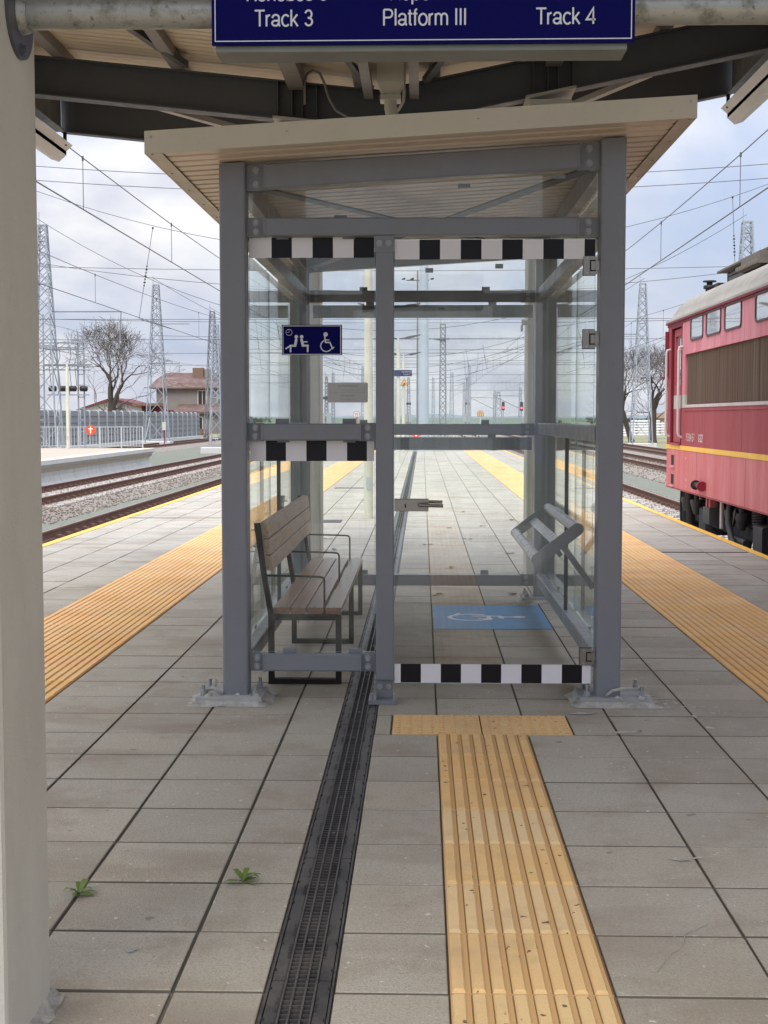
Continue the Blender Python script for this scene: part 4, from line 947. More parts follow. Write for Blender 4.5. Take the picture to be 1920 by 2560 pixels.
# ================================================================== PLATFORM CANOPY
cn = thing('platform_canopy', (-.3, 8, 0), 'big butterfly canopy of dark steel beams and beige planked ceiling over the platform', 'canopy')
XC = -.386                       # low line of the butterfly
def zb(x): return 3.918+(-.106*(x-XC) if x < XC else .198*(x-XC))     # underside of the main beams
CL, CR = -3.57, 2.995
def gable_beam(y, w_=.17, h=.338, name='main_beam', ex=0):
    b = MB()
    for x0, x1 in ((CL-ex,XC),(XC,CR+ex)):
        def sb(z0, z1, y0, y1, mat):
            vs = [(x0,y0,zb(x0)+z0),(x1,y0,zb(x1)+z0),(x1,y1,zb(x1)+z0),(x0,y1,zb(x0)+z0),(x0,y0,zb(x0)+z1),(x1,y0,zb(x1)+z1),(x1,y1,zb(x1)+z1),(x0,y1,zb(x0)+z1)]
            b.add(vs, [(0,3,2,1),(4,5,6,7),(0,1,5,4),(1,2,6,5),(2,3,7,6),(3,0,4,7)], mat)
        sb(0, .014, y-w_/2, y+w_/2, 'steel_dk'); sb(h-.014, h, y-w_/2, y+w_/2, 'steel_dk'); sb(.0145, h-.0145, y-.005, y+.005, 'steel_dk')
    return part(b, name, cn)
COLY = (3.045, 12.32)
for y in COLY: 
    mbm = gable_beam(y)
    for xm in (-1.10, 1.13):
        for dx in (-.17,-.045,.045,.17):
            b = MB(); x = xm+dx; z = zb(x); b.box(x-.005, x+.005, y-.083, y-.006, z+.016, z+.322, 'steel_dk'); o = b.build('stiffener'); o.parent = mbm
gable_beam(14.0, .12, .438, 'end_beam', .06); gable_beam(.3, .12, .438, 'end_beam', .06)
for s in (-1,1):
    for y in COLY:
        xa, xb = (-1.268,-.8975) if s < 0 else (.915,1.285)
        ya, yb2 = (2.88,3.243) if y < 5 else (12.14,12.50)
        b = MB(); zt = min(zb(xa), zb(xb))-.03; r = .018
        if y < 5: r = .016
        b.bevbox(xa, xb, ya, yb2, .0, zt, r, 'cream'); co = part(b, 'column', cn)
        b = MB(); z = zt
        vs = []
        for zz in (0, .022): 
            for (x, q) in ((xa-.03,ya-.05),(xb+.03,ya-.05),(xb+.03,yb2+.05),(xa-.03,yb2+.05)): vs.append((x,q,zb(x)-.026+zz*1.0))
        b.add(vs, [(0,3,2,1),(4,5,6,7),(0,1,5,4),(1,2,6,5),(2,3,7,6),(3,0,4,7)], 'flange'); part(b, 'cap_plate', cn)
        # rough mortar at the column foot
        rr = random.Random(int(y*10)+s); m_ = MB(); n_ = 40; ring = []
        for grow, zz in ((.030,.0012),(.02,.005),(.006,.022),(-.001,.026)):
            row = []
            for i in range(n_):
                t = 2*PI*i/n_; c, s_ = math.cos(t), math.sin(t); q = 1/max(abs(c),abs(s_)); e = rr.uniform(-.012,.012) if grow > .01 else 0
                row.append(((xa+xb)/2+c*q*((xb-xa)/2+grow+e), (ya+yb2)/2+s_*q*((yb2-ya)/2+grow+e), zz))
            ring.append(row)
        m_.add([p for r_ in ring for p in r_], [(a*n_+i, a*n_+(i+1)%n_, (a+1)*n_+(i+1)%n_, (a+1)*n_+i) for a in range(3) for i in range(n_)], 'mortar', True)
        part(m_, 'column_foot', cn)
# ties along the platform between the portals
for x, zo, w_ in ((-1.10,.262,.14),(1.13,.222,.14),(-.47,.31,.08),(-.075,.31,.08)):
    b = MB(); z = (zb(x)+zo) if abs(x) > 1 else 4.165
    b.box(x-w_/2, x+w_/2, .3, 12.23 if abs(x) > 1 else 12.20, z, z+w_, 'steel_md'); part(b, 'tie_beam', cn)
# purlins over the beams carry the ceiling
for x in (-3.2,-2.15,-1.1,-.55,.1,1.1,2.1,2.9):
    b = MB(); z = zb(x)+.340; b.bevbox(x-.05, x+.05, .2, 14.06, z, z+.10, .006, 'steel_md'); part(b, 'purlin', cn)
for xa, ya, xb, yb2 in ((-2.9,9.2,-2.05,12.1),(-.95,9.6,-.45,12.1),(.62,9.8,.02,12.1),(2.6,9.2,1.5,12.1)):
    b = MB(); b.bar((xa,ya,zb(xa)+.44),(xb,yb2,zb(xb)+.30 if abs(xb)<1 else zb(xb)+.352),.055,.055,'steel_dk'); part(b, 'wind_brace', cn)
for xa, xb in ((-2.33,-.95),(1.99,.75)):
    b = MB(); b.bar((xa,12.40,zb(xa)+.03),(xb,13.92,zb(xb)+.05),.07,.05,'flange'); part(b, 'wind_brace', cn)
def soffz(x): return zb(x)+.443
b = MB(); pw = .125; y = .2
while y < 14.05:                  # planks run across, each with a small V joint
    for x0, x1 in ((CL-.15,XC),(XC,CR+.15)):
        za, zc_ = soffz(x0), soffz(x1)
        b.face([(x0,y+pw-.010,za),(x1,y+pw-.010,zc_),(x1,y,zc_),(x0,y,za)], 'soffit'); b.face([(x0,y+pw,za+.008),(x1,y+pw,zc_+.008),(x1,y+pw-.010,zc_),(x0,y+pw-.010,za)], 'soffit')
    y += pw
part(b, 'ceiling', cn)
b = MB()
for x0, x1 in ((CL-.18,XC),(XC,CR+.18)):
    za, zc_ = soffz(x0)+.012, soffz(x1)+.012; y0, y1 = .15, 14.15; t = .07
    b.add([(x0,y0,za),(x1,y0,zc_),(x1,y1,zc_),(x0,y1,za),(x0,y0,za+t),(x1,y0,zc_+t),(x1,y1,zc_+t),(x0,y1,za+t)], [(0,3,2,1),(4,5,6,7),(0,1,5,4),(1,2,6,5),(2,3,7,6),(3,0,4,7)], 'fasc')
part(b, 'roof_deck', cn)
# edge beams and the pale folded gutters outside them
for s, xe in ((-1,CL),(1,CR)):
    z = zb(xe); b = MB(); xa, xb = sorted((xe, xe+s*.10)); 
    b.box(xa, xb, .3, 13.935, z, z+.012, 'edgegrey'); b.box((xa+xb)/2-.004,(xa+xb)/2+.004,.3,13.935,z+.0125,z+.44,'edgegrey'); part(b, 'edge_beam', cn)
    b = MB(); g0 = xe
    P_ = [(g0-s*.02,z-.10),(g0+s*.045,z-.155),(g0+s*.045,z-.195),(g0+s*.12,z-.26),(g0+s*.20,z-.235),(g0+s*.27,z-.02),(g0+s*.285,z+.16)]
    for (xa_,za_),(xb_,zb_) in zip(P_, P_[1:]):
        b.add([(xa_,.2,za_),(xb_,.2,zb_),(xb_,14.12,zb_),(xa_,14.12,za_),(xa_,.2,za_+.004),(xb_,.2,zb_+.004),(xb_,14.12,zb_+.004),(xa_,14.12,za_+.004)], [(0,3,2,1),(4,5,6,7),(0,1,5,4),(1,2,6,5),(2,3,7,6),(3,0,4,7)], 'fasc')
    part(b, 'gutter', cn)
    for y in (13.94, 8.0, 1.0):
        b = MB(); b.box(*sorted((xe-s*.0,xe+s*.03)), y, y+.035, z-.13, z-.001, 'black'); part(b, 'gutter_hanger', cn)
# rainwater hopper and pipe in the valley
b = MB(); x, y = -.268, 11.6
def frus(z0, hw0, z1, hw1, mat='beige'):
    vs = [(x+sx*hw0, y+sy*hw0, z0) for sx, sy in ((-1,-1),(1,-1),(1,1),(-1,1))]+[(x+sx*hw1, y+sy*hw1, z1) for sx, sy in ((-1,-1),(1,-1),(1,1),(-1,1))]
    b.add(vs, [(0,3,2,1),(4,5,6,7),(0,1,5,4),(1,2,6,5),(2,3,7,6),(3,0,4,7)], mat)
frus(4.05,.06,4.15,.105); frus(4.151,.11,4.35,.11); frus(4.01,.085,4.0495,.085)
part(b, 'rain_hopper', cn)
b = MB(); b.tube([(x,y,4.02),(x,y,3.96),(x+.012,y,3.90),(x+.045,y,3.855),(x+.10,y,3.83),(x+.20,y,3.81),(x+1.35,y+.3,3.79),(x+1.5,y+.4,3.78),(x+1.5,y+.4,0.05)], .052, 'beige', 16, False); part(b, 'downpipe', cn)
b = MB(); b.tube([(-.16,11.9,4.52),(-.16,11.9,4.16),(-.165,11.9,4.08),(-.20,11.9,4.02),(-.26,11.95,3.97)], .013, 'beige', 8); part(b, 'conduit', cn)
b = MB(); pts = [(-1.02,12.1,4.10),(-1.02,12.1,4.30),(-1.0,12.1,4.36),(-.95,12.1,4.39),(-.89,12.1,4.37),(-.85,12.1,4.28),(-.81,12.1,4.15),(-.75,12.1,4.05),(-.64,12.1,3.99),(-.5,12.1,3.97),(-.3,12.1,3.975),(-.2,12.1,4.0)]
b.tube(pts, .011, 'steel_md', 8); part(b, 'cable', cn)

# ================================================================== TRACK SIGN
ts = thing('track_sign', (0, 3.08, 2.3), 'dark blue sign reading Track 3, Platform III, Track 4 hung on a galvanised pipe', 'sign')
b = MB(); SX0, SX1, SZ0, SZ1, SYF = -.459, .456, 2.217, 2.48, 3.05
b.box(SX0, SX1, SYF, SYF+.012, SZ0, SZ1, 'navy'); fp = part(b, 'face_panel', ts)
b = MB(); F = Flat(b, (0,SYF-.0001,0), (1,0,0), (0,0,1), 'signwhite', .0001); F.frame(SX0+.0065, SX1-.0065, SZ0+.0065, SZ1-.0065, .0022); part(b, 'border', ts)
b = MB(); y = SYF-.0002; b.mats = []
kx = .303/350
for s_, px in (('Track 3',708),('Platform III',1060),('Track 4',1411)): grotesque(b, s_, (px-1056)*kx, 2.2555, .0352, y, 'signwhite', .112)
for s_, px in (('Коловоз 3',716),('Перон III',1058),('Коловоз 4',1413)): grotesque(b, s_, (px-1056)*kx, 2.3095, .0352, y, 'signwhite', .112)
b.box(-.40, .40, y-.0002, y, 2.37, 2.372, 'signwhite')
part(b, 'lettering', ts)
b = MB(); b.bevbox(-.452,.441, SYF+.0125, SYF+.105, 2.2035, 2.47, .003, 'galvbox'); part(b, 'housing', ts)
b = MB(); b.tube([(-.889,3.10,2.301),(.905,3.10,2.301)], .035, 'galv', 28, False); pi = part(b, 'pipe', ts)
for x, s in ((-.8995,1),(.9145,-1)):
    b = MB(); b.tube([(x,3.10,2.301),(x+s*.010,3.10,2.301)], .098, 'dkplate', 36); b.tube([(x+s*.0105,3.10,2.301),(x+s*.03,3.10,2.301)],[.047,.041],'galv',24); part(b, 'flange', ts)
    for a in (-90, 30, 150):
        b = MB(); c = (x+s*.010, 3.10+.078*math.cos(R(a)), 2.301+.078*math.sin(R(a))); hexbolt(b, c, .010, .012, (s,0,0), 'dkplate'); part(b, 'flange_bolt', ts)

# ================================================================== PLATFORM FURNITURE BEYOND THE SHELTER
def lamp_post(x, y, label, base_z=0, h=3.85, arms=True, r=.067):
    t = thing('lamp_post', (x,y,base_z), label, 'lamp post', 'slim cream lamp posts along the platforms'); z = base_z
    b = MB(); b.tube([(x,y,z),(x,y,z+h*.93)], [r,r*.82], 'lamppost', 20); part(b, 'post', t)
    b = MB(); b.tube([(x,y,z+h*.93),(x,y,z+h)], r*.5, 'lamppost', 14); part(b, 'post_top', t)
    b = MB(); b.tube([(x,y-r*.99,z+.42),(x,y-r*1.03,z+.42)], .03, 'mastblue', 14); b.box(x-.03,x+.03,y-r-.004,y-r+.002,z+.42,z+.58,'mastblue'); part(b, 'service_hatch', t)
    if arms:
        for s in (-1,1):
            b = MB(); b.tube([(x,y,z+h-.02),(x+s*.28,y,z+h+.02)], .018, 'lampdk', 8); part(b, 'arm', t)
            b = MB(); b.prism([(x+s*.20,z+h-.02),(x+s*.34,z+h-.015),(x+s*.70,z+h+.095),(x+s*.70,z+h+.115),(x+s*.40,z+h+.075),(x+s*.22,z+h+.03)][::s], 1, y-.09, y+.09, 'lampdk'); part(b, 'lamp_head', t)
    return t
lamp_post(-.748, 19.2, 'nearest cream lamp post, seen through the pane above the bench')
lamp_post(-.75, 31.2, 'cream lamp post hidden behind the shelter middle post')
lamp_post(-.748, 43.0, 'cream lamp post carrying the small blue platform sign')
lamp_post(-.748, 54.5, 'cream lamp post carrying the orange warning triangle')
lamp_post(-16.15, 62.6, 'thin cream lamp post on the far left platform in front of the railing', -.02, 3.9, False, .085)
ps = thing('platform_sign', (-.8,42.93,2.77), 'small blue platform sign on a distant lamp post, seen through the door glass', 'sign')
b = MB(); b.box(-1.30,-.325,42.90,42.93,2.675,2.865,'navy'); part(b,'panel',ps)
b = MB()
for s_, x in (('Коловоз 3',-1.13),('Коловоз 4',-.50)): t1 = text_mb(s_, .062,'signwhite',(x,42.899,2.79),(1,0,0),(0,0,1)); b.add(t1.v,t1.f,'signwhite')
for s_, x in (('Track 3',-1.13),('Track 4',-.50)): t1 = text_mb(s_, .062,'signwhite',(x,42.899,2.71),(1,0,0),(0,0,1)); b.add(t1.v,t1.f,'signwhite')
part(b,'lettering',ps)
wt = thing('warning_sign', (-.72,54.4,2.7), 'orange warning triangle on a distant cream lamp post', 'sign')
def tri(c, r): return [(c[0]-r,c[1]-r*.58),(c[0]+r,c[1]-r*.58),(c[0],c[1]+r*1.15)]
b = MB(); b.prism(tri((-.72,2.74),.155),1,54.40,54.42,'signal'); b.prism(tri((-.72,2.74),.128),1,54.395,54.3995,'orange'); part(b,'panel',wt)
b = MB(); F = Flat(b,(-.72,54.394,2.73),(1,0,0),(0,0,1),'signal'); F.disc(.012,-.01,.035); F.path([(-.05,-.03),(.0,-.04),(.05,-.035)],.016); part(b,'symbol',wt)

def round_sign(x, y, z, r, label):
    t = thing('round_sign', (x,y,z), label, 'sign', 'red round signs on platform end railings')
    b = MB(); b.tube([(x,y,z),(x,y-.02,z)], r, 'red', 32); part(b, 'disc', t)
    b = MB(); F = Flat(b,(x,y-.0205,z),(1,0,0),(0,0,1),'white'); F.poly([(-.03,-.16),(.03,-.16),(.03,.04),(-.03,.04)]); F.poly([(-.11,.035),(.11,.035),(.11,.075),(-.11,.075)]); F.poly([(-.03,.07),(.03,.07),(.03,.12),(-.03,.12)]); F.disc(0,.135,.03); part(b, 'symbol', t)
    return t
def railing(xa, xb, y, z, label, mid=None):
    t = thing('railing', ((xa+xb)/2,y,z), label, 'railing', 'grey barred railings closing the platform ends'); n_ = max(1, round((xb-xa)/.93))
    for zz in (z+1.0, z+.12): b = MB(); b.bevbox(xa,xb,y-.02,y+.02,zz-.025,zz,.005,'railing'); part(b,'handrail' if zz > z+.5 else 'bottom_rail',t)
    for i in range(n_+1):
        x = xa+(xb-xa)*i/n_; b = MB(); b.bevbox(x-.025,x+.025,y-.046,y-.021,z,z+1.01,.004,'railing'); part(b,'post',t)
    m_ = int((xb-xa)/.142); bb = None
    for i in range(1, m_):
        if i > 97: break
        x = xa+(xb-xa)*i/m_
        if bb is None:
            b = MB(); b.box(-.009,.009,-.009,.009,z+.121,z+.974,'railing'); bb = b.build('baluster'); o = bb
        else: o = bb.copy(); COL.objects.link(o)
        o.location = (x,y,0); own(t, o)
    return t
# far left platform with its curved precast wall
b = MB(); b.box(-24.5,-12.62,-5,64.2,-.4,-.032,'farpave'); b.box(-24.5,-12.9,-5,64.0,-1.0,-.401,'precast')
tag(b.build('far_platform'), kind='structure')
b = MB(); pr = [(-12.42,-.02),(-12.42,-.17),(-12.50,-.20),(-12.62,-.30),(-12.70,-.44),(-12.72,-.60),(-12.66,-.78),(-12.55,-.95),(-13.0,-.95),(-13.0,-.02)]
y = -4.0
while y < 64: b.prism([(x,z+random.uniform(0,.002)) for x,z in pr],1,y+.012,min(y+1.988,64.2),'precast'); y += 2
b.box(-12.64,-12.54,-5,64.2,-.0195,-.014,'yline')
tag(b.build('far_platform_wall'), kind='structure')
railing(-18.9,-12.95,63.7,-.03,'grey barred railing across the end of the far left platform')
railing(-2.6,2.3,58.2,0,'grey railing at the far end of the platform, seen behind the shelter rail')
round_sign(-15.36,63.62,.82,.225,'round red sign with white figure on the left platform railing')
round_sign(-.26,58.1,.77,.225,'round red sign on the railing at the far platform end, behind the shelter rail')

# ================================================================== LATTICE TOWERS AND MASTS
def tower(x, y, z0, zt, wb, wt_, label, group='lattice steel towers of the overhead line', foot=None, leg=.075, br=.042, mat='tower', rot=0, kx=1.55, grow=1.0):
    t = thing('lattice_tower', (x,y,z0), label, 'lattice tower', group)
    H = zt-z0; W = lambda z: wb+(wt_-wb)*min(1, (z/H))
    def c(sx, sy, z): w_ = W(z)/2; return Vector((x+sx*w_, y+sy*w_, z0+z))
    for sx, sy in ((-1,-1),(1,-1),(1,1),(-1,1)):
        b = MB(); b.bar(c(sx,sy,0), c(sx,sy,H), leg, leg, mat); part(b, 'leg', t)
    levels = [0]; z = 0
    while z < H-.25: z += max(.42, W(z)*(.95 if z > H*.3 else 1.15)); levels.append(min(z,H))
    b = MB()
    for i, (za, zc_) in enumerate(zip(levels, levels[1:])):
        for (a, e) in (((-1,-1),(1,-1)),((1,-1),(1,1)),((1,1),(-1,1)),((-1,1),(-1,-1))):
            if za < H*.36:
                p, q = (a, e) if i % 2 else (e, a); b.bar(c(*p,za), c(*q,zc_), br, br, mat)
            else:
                b.bar(c(*a,za), c(*e,zc_), br, br, mat); b.bar(c(*e,za), c(*a,zc_), br, br, mat)
            if i % 4 == 3: b.bar(c(*a,zc_), c(*e,zc_), br*1.2, br*1.2, mat)
    for a, e in (((-1,-1),(1,-1)),((1,-1),(1,1)),((1,1),(-1,1)),((-1,1),(-1,-1))): b.bar(c(*a,H), c(*e,H), br*1.5, br*1.5, mat)
    part(b, 'lattice', t)
    b = MB(); b.tube([(x-W(H)/2,y,zt),(x-W(H)/2,y,zt+.7)], .02, mat, 5); part(b, 'lightning_rod', t)
    if foot: b = MB(); b.bevbox(x-foot,x+foot,y-foot*.7,y+foot*.7,-1.0,z0,.04,'precast'); part(b, 'footing', t)
    return t
def arm(t, x0, x1, y, z, drop=0, mat='towerdk', s_=.06):
    b = MB(); b.bar((x0,y,z),(x1,y,z+.0),s_,s_,mat)
    if drop: b.bar((x1,y,z),(x1-(.12 if x1>x0 else -.12),y,z-drop),s_*.8,s_*.8,mat)
    part(b, 'cross_arm', t)
T1 = tower(-20.15,73.5,-.6,11.55,1.55,.38,'tall lattice tower beside the cream column, above the switch gantry', foot=1.0, mat='tower')
arm(T1,-19.7,-16.0,73.4,7.0,1.9); arm(T1,-20.1,-18.0,73.4,5.0); arm(T1,-20.2,-17.6,73.4,3.0+1.2)
T2 = tower(-20.6,107,-.45,11.6,1.62,.42,'lattice tower standing in front of the grey tiled house', foot=1.1)
arm(T2,-20.2,-18.0,106.9,8.6,0); arm(T2,-21.6,-18.4,106.9,3.7,0); arm(T2,-21.3,-18.8,106.9,5.55)
T3 = tower(-20.35,134,-.6,11.6,1.6,.42,'lattice tower to the right of the grey house, behind a shorter one', foot=1.1, mat='towerdk')
arm(T3,-20.2,-17.6,133.8,5.4,.8)
T4 = tower(-13.45,90,-.55,7.4,.82,.30,'shorter lattice mast on a pale concrete foot beside the left shelter post', foot=.95, mat='tower')
T5 = tower(16.45,104.5,-.55,11.35,1.5,.42,'lattice tower on a white concrete foot between shelter and locomotive', foot=1.05)
arm(T5,16.3,12.9,104.3,5.35,1.0); arm(T5,16.2,14.5,104.3,7.6)
T6 = tower(16.15,70,-.6,11.1,1.5,.42,'lattice tower whose top rises above the locomotive roof', foot=1.0)
# floodlight masts
def floods(t, x, y, z, w_=.9):
    b = MB(); b.bar((x-w_*.6,y,z),(x+w_*.6,y,z),.07,.07,'lampdk'); part(b,'lamp_bracket',t)
    for dx in (-.75,-.3,.3,.75):
        b = MB(); b.prism([(x+dx*w_-.13,z+.03),(x+dx*w_+.13,z+.03),(x+dx*w_+.17,z+.20),(x+dx*w_-.10,z+.12)],1,y-.16,y-.02,'lampdk'); part(b,'floodlight',t)
t = thing('mast', (.06,64,-.9), 'thick pale blue mast beyond the platform end, seen through the shelter door', 'mast')
b = MB(); b.tube([(.06,64,-1),(.06,64,16)], [.255,.155], 'mastblue', 28); part(b,'shaft',t)
b = MB(); b.bevbox(-.25,.37,63.7,64.3,-1,-.5,.05,'precast'); part(b,'footing',t); floods(t,.06,64,15.7,1.0)
t = tower(2.2,150,-.7,11.4,.72,.52,'straight lattice floodlight mast just right of the thick pale mast', leg=.13, br=.07, mat='towerdk'); floods(t,2.0,149.6,9.7,.9)
t = thing('mast', (-.40,110,-.9), 'thin mast with spread floodlights close behind the thick pale mast', 'mast')
b = MB(); b.tube([(-.40,110,-1),(-.40,110,12.9)], [.09,.06], 'towerdk', 12); part(b,'shaft',t); floods(t,-.40,110,12.2,1.5)
far = [(-2.4,242,8.3,.5,'with black equipment box left of the thick mast',1),(1.9,245,8.3,.42,'thinner than the floodlight mast and left of it',0),(4.7,222,8.5,.55,'right of the straight floodlight mast',0),(7.85,242,8.3,.55,'carrying grey equipment boxes near the right signals',1),(6.4,190,8.5,.4,'tallest and palest behind the boxed mast',0),(12.4,238,5.9,.42,'with a slanting arm left of the first red signal',2),(13.7,250,5.9,.7,'widening downwards beside the first red signal',0),(15.3,217,6.0,.42,'between the two red signals at the right',2),(-11.8,170,6.35,.36,'behind the braille plate with two cabinets',1),(-11.1,172,6.9,.34,'just right of the cabinet mast behind the braille plate',0),(-8.6,200,8.7,.42,'beside the nearest lamp post in the left pane',0),(-5.6,300,9.5,.5,'far beyond the shelter middle post',0),(9.6,320,9.2,.5,'very distant, between the masts and the horseshoe sign',0)]
for x, y, zt, w_, lb, kind in far:
    k = y/3450
    t = tower(x,y,-.8,zt,w_*(1.25 if 'widening' not in lb else 2.2),w_*.72,'distant lattice mast '+lb, 'distant lattice masts down the line', leg=.05+.0003*y, br=.028+.00016*y, mat='towerdk' if kind == 1 else 'tower')
    if kind == 1:
        b = MB(); b.bevbox(x-.42,x+.42,y-.45,y-.15,3.6,3.95,.04,'signal'); part(b,'insulator_rack',t)
        for dx in (-.45,.35): b = MB(); b.bevbox(x+dx-.3,x+dx+.3,y-.5,y-.1,.6,1.9,.04,'cabinet'); part(b,'cabinet',t)
    if kind == 2:
        b = MB(); b.bar((x-.2,y,4.7),(x-4.3,y,4.8),.09,.09,'towerdk'); b.bar((x-.2,y,2.8),(x-4.2,y,4.75),.09,.09,'towerdk'); part(b,'cantilever_arm',t)
# signals
def signal(x, y, zc_, label):
    t = thing('signal', (x,y,-.9), label, 'railway signal', 'red railway signals')
    b = MB(); b.tube([(x,y,-.95),(x,y,zc_-.4)], .07, 'tower', 10); part(b,'post',t)
    b = MB(); b.bevbox(x-.19,x+.19,y-.1,y+.12,zc_-.55,zc_+.55,.05,'signal'); part(b,'signal_head',t)
    b = MB(); b.tube([(x,y-.11,zc_-.2),(x,y-.125,zc_-.2)], .10, 'redlamp', 20); part(b,'red_lamp',t)
    for dz in (.12,.38): b = MB(); b.tube([(x,y-.11,zc_+dz),(x,y-.12,zc_+dz)], .09, 'void', 16); part(b,'dark_lamp',t)
signal(10.48,180,2.86,'left one of two red lit signals, seen through the right pane')
signal(12.15,170,2.73,'right one of two red lit signals, beside the right canopy column')
def horseshoe(x, y, zc_, r, face, rim, pole, label):
    t = thing('line_sign', (x,y,-.9), label, 'sign', 'domed signs with a horseshoe mark')
    dome = lambda q: [(x-q,zc_-q*.8),(x+q,zc_-q*.8),(x+q,zc_)]+[(x+q*math.cos(R(a)), zc_+q*math.sin(R(a))) for a in range(15,180,15)]+[(x-q,zc_)]
    b = MB(); b.prism(dome(r),1,y,y+.03,rim); b.prism(dome(r*.84),1,y-.01,y-.001,face); part(b,'panel',t)
    b = MB(); F = Flat(b,(x,y-.0105,zc_),(1,0,0),(0,0,1),rim); F.path([(-r*.33,-r*.5),(-r*.33,r*.28),(r*.33,r*.28),(r*.33,-r*.5)],r*.22); part(b,'symbol',t)
    b = MB(); b.tube([(x,y+.05,-.95),(x,y+.05,zc_-r*.2)], .045, pole, 8); part(b,'post',t)
M['rimbrown'] = MT('sign_rim_brown', (.25,.10,.04), .6).m; M['faceorange'] = MT('sign_face_pale_orange', (.72,.42,.20), .6).m; M['facewhite'] = MT('sign_face_white', (.75,.72,.70), .6).m; M['rimred'] = MT('sign_rim_red', (.45,.09,.08), .6).m
horseshoe(3.77,90,1.63,.215,'faceorange','rimbrown','railing','pale orange domed line sign on a white post, seen through the door')
horseshoe(-4.52,95,1.60,.235,'facewhite','rimred','rimred','white domed line sign with red rim and red post, below the braille plate')
t = thing('track_marker', (-20.3,103,-.9), 'small white box on a dark red post at the foot of the lattice tower', 'track marker')
b = MB(); b.bevbox(-19.44,-19.17,102.8,103,.45,1.05,.02,'winframe'); part(b,'box',t); b = MB(); b.tube([(-19.3,103,-.95),(-19.3,103,.449)],.04,'ldark',8); part(b,'post',t)

# switch gantry with its dark insulators, left of the tree
t = thing('switch_gantry', (-18.6,75,-.9), 'blue-grey switching gantry with two lattice beams and a row of black insulators', 'gantry')
for xa, xb in ((-18.75,-18.42),(-20.95,-20.62)):
    for x in (xa, xb):
        b = MB(); b.bar((x,75,-.9),(x,75,5.9 if x > -19 else 7.0),.07,.07,'tower'); part(b,'leg',t)
    b = MB(); z = -.6
    while z < 5.7: b.bar((xa,75,z),(xb,75,z),.05,.05,'tower'); z += .62
    part(b,'rungs',t)
for z, h in ((5.15,.45),(3.95,.38)):
    b = MB(); b.bevbox(-21.3,-18.1,74.86,75.14,z,z+.06,.01,'tower'); b.bevbox(-21.3,-18.1,74.86,75.14,z+h*.6,z+h*.6+.06,.01,'tower')
    for i in range(9): x = -21.3+i*.4; b.bar((x,74.87,z+.03),(x+.4,74.87,z+h*.6+.03),.03,.03,'tower')
    part(b,'lattice_beam',t)
for i, x in enumerate((-20.1,-19.55,-19.0,-18.4)):
    b = MB(); b.tube([(x-.21,74.8,2.96),(x-.17,74.8,2.96),(x+.17,74.8,2.96),(x+.21,74.8,2.96)], [.10,.155,.155,.10], 'insul', 16); part(b,'insulator',t)
b = MB(); b.bar((-20.4,74.85,2.62),(-18.1,74.85,2.62),.06,.06,'tower')
for x in (-19.8,-19.2,-18.7): b.bar((x,74.85,2.65),(x,74.85,2.82),.05,.05,'tower'); 
part(b,'insulator_beam',t)
b = MB()
for x in (-20.2,-19.7,-19.1,-18.8): b.tube([(x,74.7,5.2),(x+.08,74.6,4.7),(x-.03,74.6,4.3),(x+.05,74.7,3.1)], .018, 'wire', 5)
part(b,'jumper_cables',t)

# ================================================================== OVERHEAD LINES
def overhead(x, y0, y1, label, zc_=4.93, zm=5.95, sup=62, ph=0, sp=8.0, zig=.2, r=1.0):
    t = thing('overhead_line', (x,y0,zc_), label, 'overhead wire', 'overhead contact lines over the tracks')
    def zM(y): f = ((y-ph) % sup)/sup; return zc_+ .85 + (zm+.35-zc_-.85)*(2*f-1)**2
    def xo(y): f = ((y-ph)/sup) % 2; return x+zig*(1-2*abs(f-1))
    ys_ = [y0+i*4 for i in range(int((y1-y0)/4)+1)]
    b = MB(); b.tube([(xo(y),y,zc_) for y in ys_], .0115*r, 'wire', 6, False); part(b,'contact_wire',t)
    b = MB(); b.tube([(xo(y),y,zM(y)) for y in ys_], .0095*r, 'wire', 6, False); part(b,'messenger_wire',t)
    y = y0+3.6; n_ = 0
    while y < min(y1, 230) and n_ < 40:
        b = MB(); b.tube([(xo(y),y,zc_-.01),(xo(y),y,zM(y)+.01)], .007*r, 'wire', 5); b.tube([(xo(y),y,zM(y)-.05),(xo(y),y,zM(y)+.03)], .018*r, 'wire', 6); part(b,'dropper',t); y += sp; n_ += 1
    return t
overhead(-5.73, 4, 400, 'catenary over the nearest left track, crossing the sky beside the cream column', ph=-2)
overhead(-10.1, 20, 400, 'catenary over the second left track, passing the big lattice tower', ph=8, sp=9.5)
overhead(-19.6, 60, 400, 'catenary over the track beside the noise barrier', ph=12, sp=12)
overhead(5.35, 4, 400, 'catenary above the red locomotive', ph=-2, zm=6.1)
overhead(10.45, 20, 400, 'catenary over the second right track, low above the locomotive roof', ph=6, sp=9.5)
overhead(14.3, 50, 400, 'catenary over the farthest right track in front of the right tower', ph=12, sp=12)
